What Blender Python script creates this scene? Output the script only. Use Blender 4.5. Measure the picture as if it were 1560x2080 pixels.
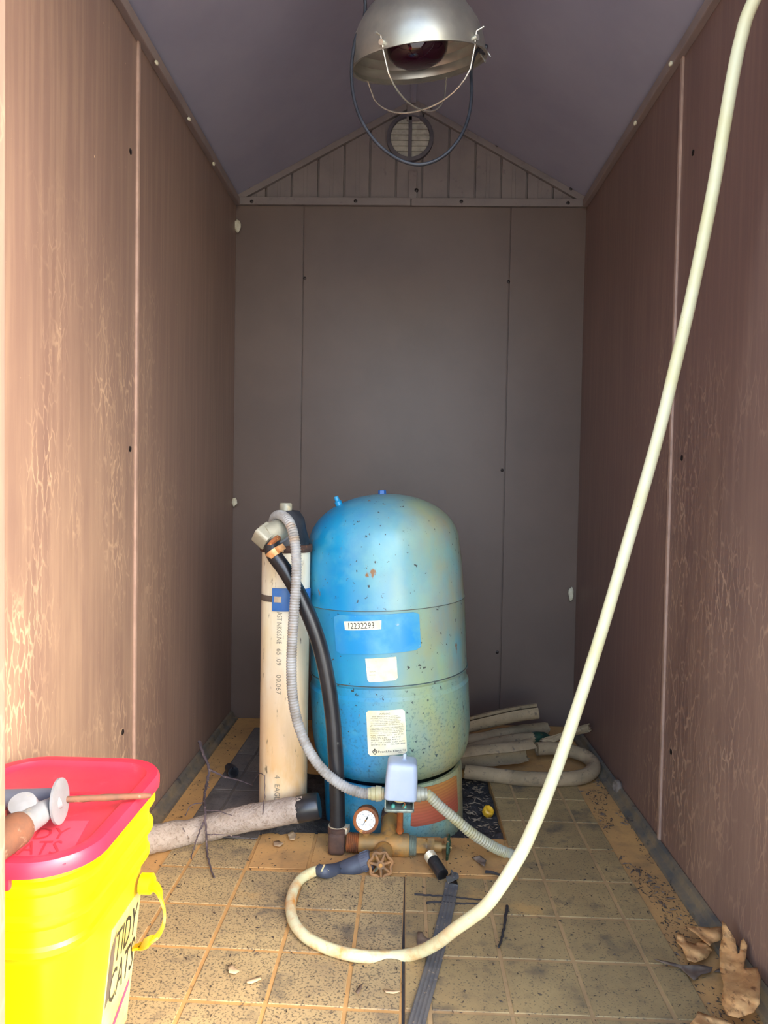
import bpy, bmesh, math, random
from mathutils import Vector, Matrix, noise
R = random.Random(7)
for o in list(bpy.data.objects): bpy.data.objects.remove(o)
SC = bpy.context.scene; COL = SC.collection

# ------------------------------------------------------------------ camera
# the photograph is 1560 x 2080; vanishing point of the shed's length at (823, 995)
FP, CX, CY, HC = 1430.0, 780.0, 1040.0, 0.80
yc = Vector((823-CX, 995-CY, FP)).normalized()
uc = Vector((0.0185, -1.0, 0.0)); uc = (uc - yc*uc.dot(yc)).normalized()
xc = yc.cross(uc)
if xc.x < 0: xc = -xc
CAM = Vector((0, 0, HC))
def ray(px, py):
    c = Vector((px-CX, py-CY, FP)); return Vector((xc.dot(c), yc.dot(c), uc.dot(c)))
def FL(px, py, z=0.0):                       # point on a level surface
    r = ray(px, py); return CAM + r*((z-HC)/r.z)
def AT(px, py, Y):                           # point on an upright plane across the shed
    r = ray(px, py); return CAM + r*(Y/r.y)
def AX(px, py, X):                           # point on an upright plane along the shed
    r = ray(px, py); return CAM + r*(X/r.x)
cam = bpy.data.cameras.new('camera'); co = bpy.data.objects.new('camera', cam); COL.objects.link(co)
cam.sensor_fit = 'HORIZONTAL'; cam.sensor_width = 36.0; cam.lens = FP/1560*36.0
cam.clip_start = 0.01
Mc = Matrix(((xc.x, -xc.y, -xc.z), (yc.x, -yc.y, -yc.z), (uc.x, -uc.y, -uc.z)))
co.matrix_world = Matrix.Translation(CAM) @ Mc.to_4x4()
SC.camera = co

# ------------------------------------------------------------------ light
W = bpy.data.worlds.new('sky'); SC.world = W; W.use_nodes = True
wn = W.node_tree; wn.nodes.clear()
sky = wn.nodes.new('ShaderNodeTexSky'); sky.sky_type = 'NISHITA'; sky.sun_disc = False
sky.sun_elevation = math.radians(34); sky.sun_rotation = math.radians(122)
sky.air_density = 1.0; sky.dust_density = 2.0
bg = wn.nodes.new('ShaderNodeBackground'); bg.inputs['Strength'].default_value = 1.0
wo = wn.nodes.new('ShaderNodeOutputWorld')
wn.links.new(sky.outputs[0], bg.inputs[0]); wn.links.new(bg.outputs[0], wo.inputs[0])
SUN = bpy.data.lights.new('sun', 'SUN'); SUN.energy = 1.7; SUN.angle = math.radians(24); SUN.color = (1.0, .90, .76)
so = bpy.data.objects.new('sun', SUN); COL.objects.link(so)
so.rotation_euler = Vector((-.848*.829, .53*.829, -.559)).to_track_quat('-Z', 'Y').to_euler(); so.location = (3, -1, 4)
SC.view_settings.view_transform = 'Standard'; SC.view_settings.look = 'None'
SC.view_settings.gamma = 1.0; SC.view_settings.use_curve_mapping = False
SC.view_settings.exposure = 0.5

# ------------------------------------------------------------------ materials
def lin(c):
    return tuple((v/12.92 if v <= 0.04045 else ((v+0.055)/1.055)**2.4) for v in [x/255 for x in c]) + (1,)
class NT:
    def __init__(s, name, rough=.5, metal=0., spec=.5):
        s.m = bpy.data.materials.new(name); s.m.use_nodes = True; s.t = s.m.node_tree
        s.b = s.t.nodes['Principled BSDF']
        s.b.inputs['Roughness'].default_value = rough; s.b.inputs['Metallic'].default_value = metal
        s.b.inputs['Specular IOR Level'].default_value = spec
        s.tc = s.t.nodes.new('ShaderNodeTexCoord')
    def n(s, t, **k):
        q = s.t.nodes.new('ShaderNode'+t)
        for a, b in k.items(): setattr(q, a, b)
        return q
    def l(s, a, b): s.t.links.new(a, b)
    def coord(s, stretch=(1,1,1), world=False, warp=0, ws=8):
        src = s.n('NewGeometry').outputs['Position'] if world else s.tc.outputs['Object']
        if warp:
            nz = s.n('TexNoise'); nz.inputs['Scale'].default_value = ws; s.l(src, nz.inputs['Vector'])
            a = s.n('VectorMath', operation='SCALE'); a.inputs['Scale'].default_value = warp; s.l(nz.outputs['Color'], a.inputs[0])
            b = s.n('VectorMath', operation='ADD'); s.l(src, b.inputs[0]); s.l(a.outputs[0], b.inputs[1]); src = b.outputs[0]
        mp = s.n('Mapping'); mp.inputs['Scale'].default_value = stretch; s.l(src, mp.inputs['Vector'])
        return mp.outputs[0]
    def noise(s, sc, lo, hi, det=6, rough=.6, **k):
        nz = s.n('TexNoise'); nz.inputs['Scale'].default_value = sc; nz.inputs['Detail'].default_value = det
        nz.inputs['Roughness'].default_value = rough
        s.l(s.coord(**k), nz.inputs['Vector']); return s.ramp(nz.outputs['Fac'], lo, hi)
    def ramp(s, src, lo, hi):
        q = s.n('MapRange'); q.inputs['From Min'].default_value = lo; q.inputs['From Max'].default_value = hi
        s.l(src, q.inputs['Value']); return q.outputs[0]
    def axis(s, ax, lo, hi, world=False):
        sp = s.n('SeparateXYZ'); s.l(s.n('NewGeometry').outputs['Position'] if world else s.tc.outputs['Object'], sp.inputs[0])
        return s.ramp(sp.outputs[ax], lo, hi)
    def mul(s, a, b, op='MULTIPLY'):
        q = s.n('Math', operation=op, use_clamp=True)
        for i, v in enumerate((a, b)):
            if isinstance(v, (int, float)): q.inputs[i].default_value = v
            else: s.l(v, q.inputs[i])
        return q.outputs[0]
    def mix(s, fac, a, b):
        q = s.n('Mix', data_type='RGBA')
        if isinstance(fac, (int, float)): q.inputs[0].default_value = fac
        else: s.l(fac, q.inputs[0])
        for i, v in ((6, a), (7, b)):
            if isinstance(v, tuple): q.inputs[i].default_value = lin(v[:3])
            else: s.l(v, q.inputs[i])
        return q.outputs[2]
    def out(s, col=None, bump=None, bs=.3, bd=.002, rough=None):
        if col is not None:
            if isinstance(col, tuple): s.b.inputs['Base Color'].default_value = lin(col)
            else: s.l(col, s.b.inputs['Base Color'])
        if bump is not None:
            q = s.n('Bump'); q.inputs['Strength'].default_value = bs; q.inputs['Distance'].default_value = bd
            s.l(bump, q.inputs['Height']); s.l(q.outputs[0], s.b.inputs['Normal'])
        if rough is not None: s.l(rough, s.b.inputs['Roughness'])
        return s.m
def grime(name, c1, c2, sc=8, lo=.4, hi=.65, c3=None, s3=60, lo3=.6, hi3=.68, rough=.5, metal=0., spec=.5, bs=.2, bsc=90, bd=.001, stretch=(1,1,1)):
    t = NT(name, rough, metal, spec)
    c = t.mix(t.noise(sc, lo, hi, stretch=stretch), c1, c2)
    if c3: c = t.mix(t.noise(s3, lo3, hi3, stretch=stretch), c, c3)
    return t.out(c, t.noise(bsc, 0, 1, det=3) if bs else None, bs, bd)

def wall_mat(name, base, vein, axis_front, back_limit, grooves=True):
    t = NT(name, .42, 0, .45)
    c = t.mix(t.noise(2.2, .35, .7, stretch=(1, 1, .35)), base, tuple(int(v*.9) for v in base))
    c = t.mix(t.mul(t.noise(70, .45, .62, stretch=(1, 1, .03)), .10), c, vein)        # fine vertical run marks
    # mineral veins: stretched cracks, strongest low down and towards the door
    vo = t.n('TexVoronoi', feature='DISTANCE_TO_EDGE'); vo.inputs['Scale'].default_value = 60
    t.l(t.coord(stretch=(1, 1, .2), warp=.014, ws=42), vo.inputs['Vector'])
    line = t.ramp(vo.outputs['Distance'], .07, .01)
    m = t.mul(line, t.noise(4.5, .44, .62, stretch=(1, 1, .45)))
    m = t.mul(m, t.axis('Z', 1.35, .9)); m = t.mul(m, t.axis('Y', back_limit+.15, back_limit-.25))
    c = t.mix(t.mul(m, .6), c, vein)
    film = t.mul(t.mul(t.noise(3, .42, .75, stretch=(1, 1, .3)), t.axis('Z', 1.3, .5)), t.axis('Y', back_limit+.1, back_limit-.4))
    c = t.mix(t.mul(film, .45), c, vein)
    c = t.mix(t.noise(140, .72, .78, stretch=(1, 1, .5)), c, tuple(min(255, int(v*1.1)) for v in vein))
    return t.out(c, t.noise(160, 0, 1, det=2, stretch=(1, 1, .25)), .12, .001)
M = {}
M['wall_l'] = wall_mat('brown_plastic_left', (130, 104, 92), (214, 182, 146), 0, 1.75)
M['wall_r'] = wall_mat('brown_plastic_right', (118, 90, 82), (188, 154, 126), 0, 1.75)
M['wall_b'] = grime('brown_plastic_back', (98, 80, 70), (90, 73, 64), 3, c3=(114, 98, 90), s3=150, lo3=.72, hi3=.8, rough=.45, bs=.08)
M['roof'] = grime('glare_grey_roof', (150, 146, 158), (140, 136, 150), 3, rough=.5, bs=.08)  # paler and bluer than the walls: veiling glare put into the colour
M['gable'] = grime('brown_plastic_gable', (118, 106, 100), (108, 97, 93), 9, c3=(88, 78, 76), s3=30, lo3=.62, hi3=.75, rough=.55, bs=.1)
M['ridge'] = grime('highlit_trim', (176, 146, 128), (156, 128, 112), 20, rough=.4, bs=.05)  # joint strips: bright highlight along the ridge painted as a paler brown
M['trim'] = grime('brown_trim', (136, 118, 110), (124, 108, 102), 9, rough=.45, bs=.05)
M['rail'] = grime('grey_floor_rail', (92, 88, 80), (140, 120, 90), 12, c3=(44, 42, 42), s3=40, lo3=.6, hi3=.72, rough=.6)
M['screw'] = grime('dark_screw', (38, 34, 34), (62, 52, 48), 200, rough=.4, metal=.6)
M['vent'] = grime('daylit_vent_slat', (178, 172, 156), (150, 144, 132), 40, rough=.6)  # slats paled to stand for daylight at the louvre
M['ventframe'] = grime('dark_vent_frame', (86, 80, 84), (72, 66, 70), 30, rough=.6)
t = NT('subfloor', .75, 0, .25)
c = t.mix(t.noise(5, .38, .66), (206, 158, 96), (180, 138, 88))
c = t.mix(t.mul(t.noise(14, .52, .7), .6), c, (132, 108, 78))
c = t.mix(t.noise(190, .62, .7), c, (92, 72, 50))
M['subfloor'] = t.out(c, t.noise(120, 0, 1), .25, .001)
def tile_mat(name, a, b, dirt, spk):
    t = NT(name, .6, 0, .35)
    oi = t.n('ObjectInfo')
    c = t.mix(t.noise(6, .35, .68, world=True), a, b)
    c = t.mix(t.mul(oi.outputs['Random'], .25), c, dirt)
    c = t.mix(t.mul(t.noise(260, spk, spk+.1, det=2, world=True), .75), c, (74, 68, 58))
    c = t.mix(t.mul(t.noise(30, .5, .7, world=True), .4), c, dirt)
    c = t.mix(t.mul(t.noise(7.5, .56, .70, det=8, world=True), .8), c, (74, 70, 66))
    c = t.mix(t.noise(4.2, .60, .72, det=7, world=True), c, (204, 158, 92))
    return t.out(c, t.noise(240, 0, 1, det=2, world=True), .25, .0008)
M['tile_l'] = tile_mat('speckled_vinyl_tile', (186, 160, 112), (164, 140, 100), (130, 112, 88), .52)
M['tile_r'] = tile_mat('dull_vinyl_tile', (178, 150, 100), (150, 126, 86), (112, 96, 72), .58)
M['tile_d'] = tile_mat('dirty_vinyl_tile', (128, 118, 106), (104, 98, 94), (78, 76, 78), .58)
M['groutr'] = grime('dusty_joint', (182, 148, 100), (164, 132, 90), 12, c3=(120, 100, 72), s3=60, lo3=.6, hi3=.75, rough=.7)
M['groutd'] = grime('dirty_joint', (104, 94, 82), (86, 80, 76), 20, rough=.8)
M['grout'] = grime('tan_joint', (196, 150, 90), (178, 136, 82), 12, c3=(130, 104, 70), s3=60, lo3=.6, hi3=.75, rough=.7)
M['soil'] = grime('dark_soil', (46, 42, 40), (70, 64, 60), 40, c3=(120, 110, 100), s3=150, lo3=.66, hi3=.72, rough=.95, bs=.9, bsc=70, bd=.01)
M['ground'] = grime('outdoor_ground', (206, 198, 184), (186, 178, 166), 3, c3=(160, 152, 138), s3=12, rough=.95)
# tank paint: sky blue, tan dust film on the far side from the casing
t = NT('tank_paint', .32, 0, .5)
c = t.mix(t.noise(5, .4, .7), (20, 140, 196), (36, 160, 196))
dust = t.mul(t.mul(t.axis('X', -.10, .09), .80), t.mul(t.noise(6, .15, .62, stretch=(1, 1, .45)), 1.0))
c = t.mix(dust, c, (176, 188, 112))
c = t.mix(t.mul(t.noise(9, .5, .68, det=8), .34), c, (140, 200, 190))
c = t.mix(t.mul(t.axis('X', .03, .16), t.mul(t.noise(7, .38, .62, stretch=(1, 1, .6)), .75)), c, (176, 150, 98))
c = t.mix(t.mul(t.noise(3.2, .58, .66, det=9), t.mul(t.axis('Z', .34, .30), .5)), c, (64, 176, 206))
c = t.mix(t.noise(75, .665, .70, det=3), c, (62, 66, 62))
c = t.mix(t.mul(t.noise(150, .55, .62, det=2), t.mul(t.axis('Z', .40, .30), .35)), c, (54, 96, 104))
c = t.mix(t.noise(30, .66, .70, stretch=(1, 1, .5)), c, (140, 100, 60))
M['tank'] = t.out(c, t.noise(60, 0, 1), .06, .001)
M['tankdark'] = grime('tank_seam', (70, 92, 92), (96, 84, 64), 40, rough=.5)
M['bluelabel'] = grime('blue_label', (44, 148, 204), (104, 178, 190), 10, .45, .7, c3=(196, 206, 196), s3=34, lo3=.66, hi3=.73, rough=.3, bs=.03)
M['cream'] = grime('cream_paper', (244, 238, 206), (232, 216, 158), 18, .45, .7, c3=(176, 158, 112), s3=110, lo3=.68, hi3=.78, rough=.6, bs=.05)
M['ink'] = grime('black_ink', (42, 42, 36), (62, 60, 48), 80, rough=.6, bs=0)
M['greyink'] = grime('grey_ink', (120, 112, 96), (146, 136, 112), 90, rough=.6, bs=0)
t = NT('rust_sticker', .6)
wv = t.n('TexWave', wave_type='BANDS', bands_direction='Z'); wv.inputs['Scale'].default_value = 42; wv.inputs['Distortion'].default_value = 3
t.l(t.coord(), wv.inputs['Vector'])
c = t.mix(t.axis('Z', .07, .12), (188, 96, 70), (196, 134, 66)); c = t.mix(t.mul(wv.outputs['Fac'], .35), c, (150, 74, 50))
c = t.mix(t.noise(60, .64, .72), c, (150, 120, 80)); M['rustlabel'] = t.out(c)
t = NT('pvc', .45)
c = t.mix(t.noise(7, .38, .7, stretch=(1, 1, .35)), (238, 234, 216), (226, 208, 156))
c = t.mix(t.mul(t.axis('Z', .5, .02), t.mul(t.noise(9, .30, .6, stretch=(1, 1, .4)), .95)), c, (206, 146, 60))
c = t.mix(t.noise(60, .64, .70, stretch=(1, 1, .3)), c, (112, 98, 76)); c = t.mix(t.mul(t.noise(24, .5, .7, stretch=(1, 1, .2)), .35), c, (176, 150, 110)); M['pvc'] = t.out(c, t.noise(80, 0, 1), .06)
M['black'] = grime('black_poly', (26, 27, 30), (44, 44, 46), 12, c3=(120, 116, 108), s3=70, lo3=.68, hi3=.78, rough=.33, bs=.08)
M['blackrub'] = grime('black_cord', (30, 32, 38), (46, 48, 54), 30, rough=.5, bs=0)
M['conduit'] = grime('grey_conduit', (168, 168, 164), (136, 130, 120), 30, c3=(176, 132, 66), s3=14, lo3=.6, hi3=.75, rough=.5, bs=.15)
M['conduit2'] = grime('yellowed_conduit', (172, 164, 120), (176, 174, 156), 24, c3=(166, 124, 62), s3=16, lo3=.55, hi3=.72, rough=.5, bs=.15)
M['galv'] = grime('galvanised', (176, 172, 150), (150, 148, 130), 22, c3=(214, 200, 160), s3=30, rough=.5, metal=.25)
M['greypl'] = grime('grey_plastic', (124, 126, 130), (108, 108, 108), 18, c3=(166, 150, 118), s3=26, lo3=.58, hi3=.7, rough=.5)
M['rust'] = grime('rust', (150, 86, 40), (110, 70, 46), 34, c3=(206, 150, 84), s3=70, rough=.8, bs=.5, bd=.0015)
M['palerust'] = grime('weathered_rust', (104, 66, 44), (80, 54, 40), 34, c3=(126, 100, 80), s3=70, rough=.8, bs=.5, bd=.0015)
M['rustdark'] = grime('dark_rust', (84, 58, 44), (58, 44, 38), 30, c3=(140, 96, 60), s3=60, rough=.8, bs=.5, bd=.0015)
M['brass'] = grime('corroded_brass', (152, 122, 74), (190, 134, 62), 20, c3=(110, 92, 70), s3=38, lo3=.5, hi3=.68, rough=.6, metal=.25, bs=.35)
M['copper'] = grime('copper', (186, 108, 56), (150, 82, 44), 30, rough=.5, metal=.4, bs=.2)
M['wheel'] = grime('rusty_handwheel', (164, 118, 70), (112, 88, 64), 40, c3=(70, 78, 62), s3=60, lo3=.58, hi3=.68, rough=.7, metal=.2, bs=.4)
M['green'] = grime('green_enamel', (36, 72, 52), (28, 50, 42), 40, c3=(150, 110, 70), s3=60, lo3=.63, hi3=.7, rough=.4)
M['switch'] = grime('switch_grey', (172, 184, 200), (184, 194, 206), 12, c3=(150, 158, 170), s3=120, lo3=.7, hi3=.75, rough=.35, bs=.03)
M['zinc'] = grime('zinc_plate', (166, 174, 160), (130, 140, 128), 60, rough=.4, metal=.5)
M['clampo'] = grime('rust_stained_steel', (222, 172, 118), (196, 136, 80), 50, rough=.45, metal=.3)
M['teal'] = grime('verdigris', (96, 186, 164), (66, 130, 116), 80, rough=.6)
M['wire'] = grime('cream_wire', (206, 178, 120), (190, 160, 100), 40, rough=.5)
M['face'] = grime('dial_face', (232, 236, 232), (214, 214, 200), 60, rough=.4, bs=0)
M['steel'] = grime('stained_steel', (214, 200, 168), (180, 170, 150), 40, c3=(190, 130, 70), s3=60, rough=.4, metal=.4)
t = NT('white_hose', .4)
c = t.mix(t.noise(9, .4, .7), (218, 214, 176), (210, 202, 148))
c = t.mix(t.mul(t.axis('Z', .20, .02), t.noise(26, .46, .7, det=8)), c, (206, 138, 58))
c = t.mix(t.noise(120, .68, .74), c, (190, 160, 80)); M['hose'] = t.out(c, t.noise(90, 0, 1), .05)
M['grip'] = grime('slate_rubber', (72, 78, 92), (58, 64, 76), 20, c3=(110, 110, 112), s3=60, lo3=.66, hi3=.75, rough=.5)
t = NT('webbing', .8)
c = t.mix(t.noise(20, .35, .7), (74, 74, 76), (104, 98, 90)); c = t.mix(t.noise(120, .62, .7), c, (150, 130, 104))
M['webbing'] = t.out(c, t.noise(200, 0, 1), .4)
M['foam'] = grime('pipe_foam', (172, 158, 144), (156, 140, 124), 26, c3=(128, 112, 96), s3=170, lo3=.52, hi3=.7, rough=.95, bs=1.0, bsc=170, bd=.004)
M['foam_shade'] = grime('shaded_tan_foam', (158, 134, 102), (132, 112, 84), 12, c3=(98, 84, 68), s3=70, lo3=.58, hi3=.7, rough=.95, bs=.5, bsc=110, bd=.002)  # tan foam darkened: the shade over the heap is in the colour
M['twig'] = grime('twig_bark', (92, 78, 80), (66, 58, 62), 60, c3=(150, 130, 110), s3=90, rough=.85)
M['darktwig'] = grime('dark_twig', (36, 34, 36), (56, 48, 44), 60, rough=.8)
t = NT('dry_leaf', .75)
c = t.mix(t.noise(26, .4, .65), (206, 156, 98), (184, 128, 74)); c = t.mix(t.noise(130, .56, .68, stretch=(1, .4, 1)), c, (132, 88, 50))
M['leaf'] = t.out(c, t.noise(90, 0, 1), .5, .002)
M['leaf2'] = grime('grey_leaf', (112, 92, 74), (84, 70, 60), 40, rough=.8)
M['leafpale'] = grime('pale_leaf', (196, 168, 128), (168, 140, 108), 40, rough=.8)
M['yellow'] = grime('yellow_bucket', (232, 200, 4), (224, 190, 3), 9, c3=(200, 164, 20), s3=70, lo3=.74, hi3=.8, rough=.33, bs=.03)
M['yellowh'] = grime('amber_handle', (244, 196, 14), (236, 184, 10), 20, rough=.35, bs=0)
M['red'] = grime('red_lid', (214, 44, 66), (206, 38, 60), 8, c3=(218, 72, 90), s3=40, lo3=.64, hi3=.74, rough=.36, bs=.05)
M['redlight'] = grime('scuffed_red', (222, 66, 86), (214, 58, 78), 20, rough=.45, bs=.1)
M['redshade'] = grime('shaded_red', (176, 40, 56), (166, 36, 52), 20, rough=.4, bs=0)  # lid red darkened to stand for shade in the groove and embossing
M['sidelabel'] = grime('faded_label', (206, 194, 140), (196, 176, 96), 14, rough=.5, bs=.03)
M['pink'] = grime('pink_print', (206, 70, 110), (190, 60, 100), 20, rough=.5, bs=0)
M['alum'] = grime('spun_aluminium', (178, 174, 160), (160, 157, 146), 20, rough=.38, metal=.8, bs=0)
M['wireal'] = grime('guard_wire', (226, 222, 206), (206, 202, 190), 30, rough=.25, metal=.8, bs=0)
t = NT('ruby_bulb', .08); t.b.inputs['Coat Weight'].default_value = .4; M['bulb'] = t.out((40, 8, 24))
M['silk'] = grime('pale_cocoon', (206, 200, 176), (180, 170, 140), 60, rough=.9, bs=.5)
M['mud'] = grime('mud_nest', (120, 108, 96), (96, 84, 76), 60, rough=.95, bs=.6)
M['amber'] = grime('yellow_plastic', (230, 178, 40), (206, 150, 40), 60, rough=.4)
M['bluetape'] = grime('blue_plastic', (46, 104, 176), (60, 116, 180), 30, c3=(150, 150, 140), s3=90, lo3=.68, hi3=.76, rough=.4)
M['band'] = grime('grey_band', (116, 106, 96), (96, 88, 80), 30, rough=.45, metal=.4)
M['slate'] = grime('slate_tube', (92, 98, 112), (74, 80, 94), 14, c3=(170, 150, 120), s3=60, lo3=.66, hi3=.74, rough=.45)
M['chip'] = grime('debris_dark', (52, 44, 38), (86, 70, 52), 60, rough=.9)
M['chipp'] = grime('debris_pale', (150, 130, 104), (110, 96, 78), 60, rough=.9)
M['socket'] = grime('cap_iron', (30, 32, 36), (52, 54, 58), 30, c3=(120, 116, 110), s3=60, lo3=.66, hi3=.76, rough=.45)

# ------------------------------------------------------------------ mesh helpers
class B:
    def __init__(s): s.v = []; s.f = []
    def add(s, v, f):
        n = len(s.v); s.v += [Vector(p) for p in v]; s.f += [tuple(i+n for i in q) for q in f]; return s
    def box(s, a, b, T=None):
        x0, y0, z0 = a; x1, y1, z1 = b
        v = [Vector(p) for p in ((x0,y0,z0),(x1,y0,z0),(x1,y1,z0),(x0,y1,z0),(x0,y0,z1),(x1,y0,z1),(x1,y1,z1),(x0,y1,z1))]
        if T: v = [T @ p for p in v]
        return s.add(v, [(0,3,2,1),(4,5,6,7),(0,1,5,4),(1,2,6,5),(2,3,7,6),(3,0,4,7)])
    def rings(s, rings, closed=True, cap=True):
        n = len(rings[0]); v = [p for r in rings for p in r]; f = []
        for i in range(len(rings)-1):
            for j in range(n if closed else n-1):
                k = (j+1) % n; f.append((i*n+j, i*n+k, (i+1)*n+k, (i+1)*n+j))
        if cap and closed: f.append(tuple(range(n-1, -1, -1))); f.append(tuple((len(rings)-1)*n+j for j in range(n)))
        return s.add(v, f)
    def tube(s, path, r, seg=12, cap=True, flat=1.0, up=None):
        path = [Vector(p) for p in path]; n = len(path)
        rr = r if isinstance(r, (list, tuple)) else [r]*n
        tg = [(path[min(i+1, n-1)]-path[max(i-1, 0)]).normalized() for i in range(n)]
        a = Vector(up) if up else (Vector((0,0,1)) if abs(tg[0].z) < .9 else Vector((1,0,0)))
        rings = []
        for i in range(n):
            a = (a - tg[i]*a.dot(tg[i])).normalized(); b = tg[i].cross(a)
            rings.append([path[i] + (a*math.cos(k*2*math.pi/seg)*flat + b*math.sin(k*2*math.pi/seg))*rr[i] for k in range(seg)])
        return s.rings(rings, cap=cap)
    def lathe(s, prof, seg=32, T=None, cap=True):
        rings = [[Vector((r*math.cos(k*2*math.pi/seg), r*math.sin(k*2*math.pi/seg), z)) for k in range(seg)] for r, z in prof]
        if T: rings = [[T @ p for p in q] for q in rings]
        return s.rings(rings, cap=cap)
    def prism(s, poly, d, T=None):
        n = len(poly); v = [Vector((p[0], p[1], 0)) for p in poly] + [Vector((p[0], p[1], d)) for p in poly]
        if T: v = [T @ p for p in v]
        return s.add(v, [tuple(range(n-1, -1, -1)), tuple(range(n, 2*n))] + [(i, (i+1) % n, n+(i+1) % n, n+i) for i in range(n)])
    def mesh(s, name, mat, smooth=40, bevel=0, bseg=2):
        me = bpy.data.meshes.new(name); me.from_pydata(s.v, [], s.f)
        bm = bmesh.new(); bm.from_mesh(me)
        bmesh.ops.recalc_face_normals(bm, faces=bm.faces[:])
        if bevel: bmesh.ops.bevel(bm, geom=[e for e in bm.edges if len(e.link_faces) == 2 and e.calc_face_angle(0) > .6], offset=bevel, segments=bseg, affect='EDGES', profile=.6)
        bm.to_mesh(me); bm.free()
        if smooth:
            me.polygons.foreach_set('use_smooth', [True]*len(me.polygons)); me.set_sharp_from_angle(angle=math.radians(smooth))
        me.materials.append(M[mat] if isinstance(mat, str) else mat); return me
    def build(s, name, mat, parent=None, smooth=40, bevel=0, bseg=2):
        return put(name, s.mesh(name, mat, smooth, bevel, bseg), parent)
def put(name, me, parent=None):
    o = bpy.data.objects.new(name, me); COL.objects.link(o)
    if parent:
        p, root = parent, Vector()
        while p: root += p.location; p = p.parent
        o.parent = parent; o.location = -root if parent.type == 'EMPTY' or root.length else Vector()
    return o
def tag(o, label, cat, group=None, kind=None):
    o['label'] = label; o['category'] = cat
    if group: o['group'] = group
    if kind: o['kind'] = kind
    return o
def thing(name, loc, label, cat, group=None):
    o = bpy.data.objects.new(name, None); COL.objects.link(o); o.location = Vector(loc); o.empty_display_size = .05
    return tag(o, label, cat, group)
def struct(o): o['kind'] = 'structure'; return o
def smooth_path(pts, n=8):
    pts = [Vector(p) for p in pts]; P = [pts[0]*2-pts[1]] + pts + [pts[-1]*2-pts[-2]]; out = []
    for i in range(1, len(P)-2):
        a, b, c, d = P[i-1:i+3]
        for k in range(n):
            t = k/n; out.append(.5*((2*b)+(c-a)*t+(2*a-5*b+4*c-d)*t*t+(3*b-3*c+d-a)*t**3))
    return out + [pts[-1]]
def resample(path, step):
    out = [path[0]]; acc = 0
    for a, b in zip(path, path[1:]):
        L = (b-a).length; t = step-acc
        while t <= L and L > 0: out.append(a+(b-a)*(t/L)); t += step
        acc = (acc+L) % step
    return out
def frame(o, z, x=None):                      # matrix with local Z along z
    z = Vector(z).normalized(); x = Vector(x) if x else (Vector((1,0,0)) if abs(z.x) < .9 else Vector((0,1,0)))
    x = (x-z*x.dot(z)).normalized(); y = z.cross(x)
    return Matrix(((x.x,y.x,z.x,o[0]),(x.y,y.y,z.y,o[1]),(x.z,y.z,z.z,o[2]),(0,0,0,1)))
def rrect(w, h, r, n=5, cs=(1,1,1,1)):
    out = []
    for i, (sx, sy, a) in enumerate(((1,1,0),(-1,1,90),(-1,-1,180),(1,-1,270))):
        rr = r*cs[i]
        for k in range(n+1):
            t = math.radians(a+90*k/n); out.append((sx*(w/2-rr)+rr*math.cos(t), sy*(h/2-rr)+rr*math.sin(t)))
    return out
def text_polys(body, size=1.0):               # filled letter outlines as (verts2d, faces), width, height
    cu = bpy.data.curves.new('t', 'FONT'); cu.body = body; cu.size = size; cu.resolution_u = 2
    o = bpy.data.objects.new('t', cu); COL.objects.link(o)
    dg = bpy.context.evaluated_depsgraph_get(); me = bpy.data.meshes.new_from_object(o.evaluated_get(dg))
    v = [(p.co.x, p.co.y) for p in me.vertices]; f = [tuple(p.vertices) for p in me.polygons]
    bpy.data.objects.remove(o); bpy.data.curves.remove(cu); bpy.data.meshes.remove(me)
    if not v: return [], [], 0, 0, 0, 0
    xs = [p[0] for p in v]; ys = [p[1] for p in v]
    return v, f, min(xs), max(xs), min(ys), max(ys)
def lettering(lines, mapper, name, mat, parent):   # lines: (text, u0, u1, v0, v1) in the unit square of the label
    b = B()
    for body, u0, u1, v0, v1 in lines:
        v, f, x0, x1, y0, y1 = text_polys(body)
        if not v: continue
        b.add([mapper(u0+(p[0]-x0)/(x1-x0)*(u1-u0), v0+(p[1]-y0)/(y1-y0)*(v1-v0)) for p in v], f)
    return b.build(name, mat, parent, smooth=0)

# ------------------------------------------------------------------ structure
XL, XR, YB, YF, ZE, ZR = -.595, .592, 2.40, .69, 1.78, 2.105
XM = .004
# floor: sub-floor boards with the opening round tank and casing
fb = B()
for x0, x1, y0, y1 in ((XL, XR, YF-.02, 1.60), (XL, -.338, 1.60, YB), (.247, XR, 1.60, YB), (-.338, .247, 2.0, YB)):
    fb.box((x0, y0, -.03), (x1, y1, 0))
floor = struct(fb.build('floor', 'subfloor', smooth=0))
floor['label'] = 'orange tan bare sub-floor under the vinyl tiles of the shed'
# wall_left: sheet + panels
def side_wall(name, X, s, seam, mat):
    b = B().box((min(X, X+s*.03), YF, -.03), (max(X, X+s*.03), YB+.03, ZE)); w = struct(b.build(name, mat, smooth=0))
    for y0, y1 in ((YF+.004, seam-.004), (seam+.004, YB-.002)):
        p = B().box((min(X, X-s*.006), y0, .005), (max(X, X-s*.006), y1, ZE-.004)).build('panel', mat, w, smooth=0, bevel=.002)
    st = B().box((min(X-s*.005, X-s*.011), seam-.006, .02), (max(X-s*.005, X-s*.011), seam+.006, ZE-.03)).build('joint_strip', 'ridge', w, bevel=.002)
    return w
wl = side_wall('wall_left', XL, -1, 1.52, 'wall_l'); wr = side_wall('wall_right', XR, 1, 1.575, 'wall_r')
wl['label'] = 'brown plastic shed wall beside the yellow bucket, streaked with pale deposits'
wr['label'] = 'brown plastic shed wall behind the hanging hose'
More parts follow.
